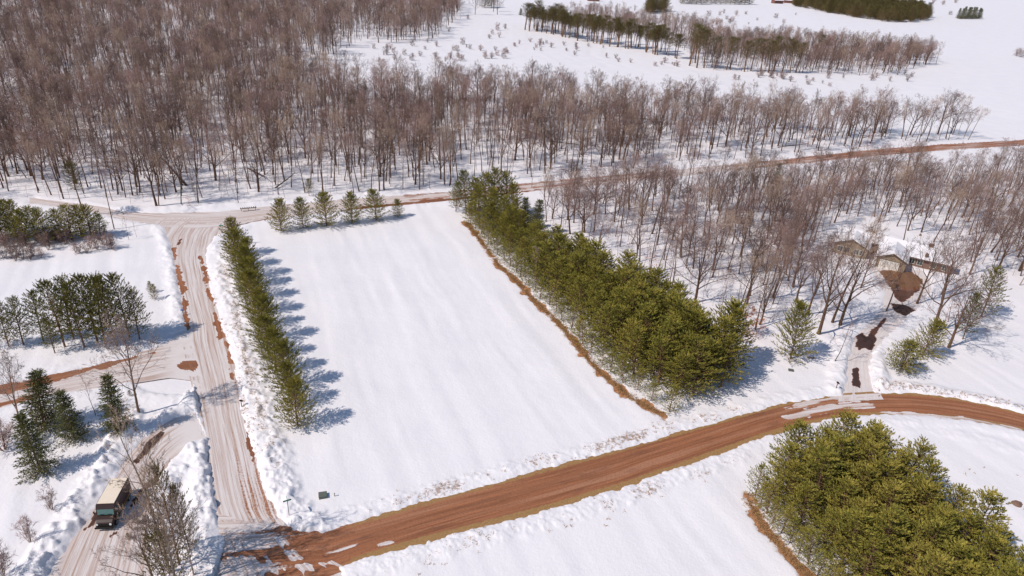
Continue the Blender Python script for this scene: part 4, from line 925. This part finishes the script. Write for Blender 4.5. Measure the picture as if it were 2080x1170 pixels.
# utility boxes
def ubox(u, v, s, l, rz=.3):
    x, y = P(u, v); e = tag(empty('utility_box', (x, y, gz(x, y)-.05), rz), l, 'utility box')
    solid('cabinet', [('box', (0, 0, s[2]*.45), (s[0], s[1], s[2]*.9))], M_util, e, .02); solid('lid', [('ext', [(-s[0]*.54, s[2]*.9+.002), (-s[0]*.5, s[2]), (s[0]*.5, s[2]), (s[0]*.54, s[2]*.9+.002)], 'y', -s[1]*.53, s[1]*.53)], M_util, e)
ubox(656, 1010, (1.05, .95, .5), 'grey green utility box half buried in the field snow'); ubox(1606, 754, (.9, .6, .3), 'low dark utility lid on snow right of the long planting', -.2)
x, y = P(680, 1009); o = solid('marker_stake', [('cyl', (0, 0, .2), .07, .55, 'z', .05), ('cyl', (0, 0, .5), .09, .06, 'z')], M_post); o.location = (x, y, gz(x, y)); tag(o, 'tiny dark marker stub right of the utility box', 'marker')
o = solid('log', [('cyl', (0, 0, .15), .16, 1.5, 'x', .13), ('cyl', (.4, 0, .25), .05, .4, 'z')], M_wood); x, y = P(1647, 730); o.location = (x, y, gz(x, y)); tag(o, 'short dead log lying on snow right of the lone pine', 'log')
o = solid('rock', [('cyl', (0, 0, .2), .8, .6, 'z', .35), ('cyl', (.6, .2, .1), .5, .4, 'z', .2)], M_stone, None, .08); x, y = P(2064, 1025); o.location = (x, y, gz(x, y)-.05); tag(o, 'dark boulder on the snow at the right edge', 'boulder')
# ------------------------------------------------------------------ house
g0 = PV(1783, 520, 2.8); g1 = PV(1842, 534, 2.8); hx = (g1-g0).normalized(); hrz = math.atan2(hx.y, hx.x); gw = (g1-g0).length
org = (g0+g1)/2; org.z = 0
hs = tag(empty('house', org, hrz), 'low tan house with snow covered gable roofs and brown trim', 'house')   # local x right, y back, garage front at y=0
def gable(x0, x1, y0, y1, ez, rz_, nm, wm, ov=.5):
    cx = (x0+x1)/2
    w_ = solid('wall', [('ext', [(x0, 0), (x0, ez), (cx, rz_-.12), (x1, ez), (x1, 0)], 'y', y0, y1)], wm, hs)
    sl = (rz_-ez)/(cx-x0)
    rf = solid('roof', [('ext', [(x0-ov, ez-ov*sl), (cx, rz_), (x1+ov, ez-ov*sl), (x1+ov, ez-ov*sl+.2), (cx, rz_+.2), (x0-ov, ez-ov*sl+.2)], 'y', y0-ov, y1)], M_fascia, hs)
    solid('roof_snow', [('ext', [(x0-ov+.05, ez-ov*sl+.203), (cx, rz_+.203), (x1+ov-.05, ez-ov*sl+.203), (x1+ov-.12, ez-ov*sl+.42), (cx, rz_+.5), (x0-ov+.12, ez-ov*sl+.42)], 'y', y0-ov+.06, y1-.02)], M_rsnow, rf)
    return w_
hwid = gw/2
gable(-hwid, hwid, 0, 8.5, 2.7, 4.3, 'garage', M_siding)
gable(-hwid-10.5, -hwid-2.5, 2.6, 9.2, 2.8, 4.6, 'left', M_siding)
solid('wall', [('box', (-1.2, 11.3, 1.45), (gw+19, 5.2, 2.9))], M_siding, hs)
def ridge_x(x0, x1, y0, y1, ez, rz_):
    cy = (y0+y1)/2
    rf = solid('roof', [('ext', [(y0-.6, ez-.2), (cy, rz_), (y1+.6, ez-.2), (y1+.6, ez), (cy, rz_+.2), (y0-.6, ez)], 'x', x0, x1)], M_fascia, hs)
    solid('roof_snow', [('ext', [(y0-.52, ez+.003), (cy, rz_+.203), (y1+.52, ez+.003), (y1+.45, ez+.24), (cy, rz_+.5), (y0-.45, ez+.24)], 'x', x0+.06, x1-.06)], M_rsnow, rf)
ridge_x(-hwid-11.5, hwid+9.0, 8.6, 14.0, 2.95, 4.0)
solid('wall', [('box', (hwid+5.4, 7.2, 1.35), (9.6, 2.7, 2.7))], M_stone, hs); rf = solid('roof', [('ext', [(5.2, 2.5), (8.55, 3.1), (8.55, 3.3), (5.2, 2.7)], 'x', hwid+.1, hwid+10.9)], M_fascia, hs)
solid('roof_snow', [('ext', [(5.28, 2.718), (8.5, 3.295), (8.5, 3.55), (5.4, 2.95)], 'x', hwid+.16, hwid+10.8)], M_rsnow, rf)
gd = solid('garage_door', [('box', (-.3, -.03, 1.15), (gw*.68, .05, 2.25))]+[('box', (-.3, -.06, .3+.56*i), (gw*.66, .015, .03)) for i in range(4)], M_white, hs)
solid('door_frame', [('box', (-.3, -.035, 2.34), (gw*.72, .08, .1)), ('box', (-.3-gw*.35, -.035, 1.15), (.1, .08, 2.3)), ('box', (-.3+gw*.35, -.035, 1.15), (.1, .08, 2.3))], M_fascia, gd)
for wx, wy in [(-hwid-8.9, 2.6), (-hwid-7.2, 2.6), (-hwid-5.0, 2.6), (-hwid-3.6, 2.6), (hwid+3, 5.85), (hwid+6, 5.85), (hwid+8.5, 5.85), (hwid+1.2, 5.85)]:
    w_ = solid('window', [('box', (wx, wy-.03, 1.55), (1.15, .05, 1.3))], M_glass, hs); solid('window_frame', [('box', (wx, wy-.06, 2.24), (1.3, .06, .08)), ('box', (wx, wy-.06, .86), (1.3, .06, .08)), ('box', (wx-.61, wy-.06, 1.55), (.07, .06, 1.3)), ('box', (wx+.61, wy-.06, 1.55), (.07, .06, 1.3)), ('box', (wx, wy-.06, 1.55), (.05, .05, 1.28))], M_white, w_)
solid('chimney', [('box', (hwid+4.5, 11.3, 4.0), (1.0, .8, 1.9)), ('box', (hwid+4.5, 11.3, 5.02), (1.2, 1.0, .15))], M_stone, hs)
# birdhouse post near the house, yard bits
x, y = P(1873, 545); e = tag(empty('bird_house', (x, y, 0)), 'brown bird house on a tall post in front of the house', 'bird house')
solid('post', [('cyl', (0, 0, 1.6), .06, 3.2, 'z')], M_wood, e); b_ = solid('box', [('ext', [(-.3, 3.2), (-.3, 4.0), (0, 4.3), (.3, 4.0), (.3, 3.2)], 'y', -.28, .28)], M_stone, e)
for u, v, l in [(1774, 474, 'small dark stump in the snowy back yard'), (1868, 481, 'low brown bench like log in the snowy back yard')]:
    x, y = P(u, v); o = solid('stump', [('cyl', (0, 0, .25), .3, .6, 'z', .26), ('cyl', (0, .1, .58), .2, .1, 'z', .14)], M_wood, None, .03); o.location = (x, y, gz(x, y)); tag(o, l, 'stump')
# distant farmhouses at the top edge
for u, v, rz, l, s in [(1578, 7, .3, 'distant red brown farmhouse at the top edge, left one', 1.0), (1600, 6, -.2, 'distant dark farmhouse at the top edge, right one', .9), (1205, 2, .1, 'distant brown barn near the top edge above the far belt', 1.0)]:
    x, y = P(u, v); e = tag(empty('farmhouse', (x, y, 0), rz, s), l, 'farmhouse')
    solid('wall', [('ext', [(-4, 0), (-4, 4), (0, 6.4), (4, 4), (4, 0)], 'x', -7, 7)], mat('barn_red', (.20, .09, .07)), e)
    rf = solid('roof', [('ext', [(-4.6, 3.7), (0, 6.5), (4.6, 3.7), (4.6, 4.0), (0, 6.8), (-4.6, 4.0)], 'x', -7.5, 7.5)], M_fascia, e)
    solid('roof_snow', [('ext', [(-4.5, 4.06), (0, 6.81), (4.5, 4.06), (4.4, 4.4), (0, 7.2), (-4.4, 4.4)], 'x', -7.3, 7.3)], M_rsnow, rf)
    for wx in (-4, -1, 2, 5): solid('window', [('box', (wx, -4.03, 2.2), (1.2, .05, 1.4))], M_glass, e)
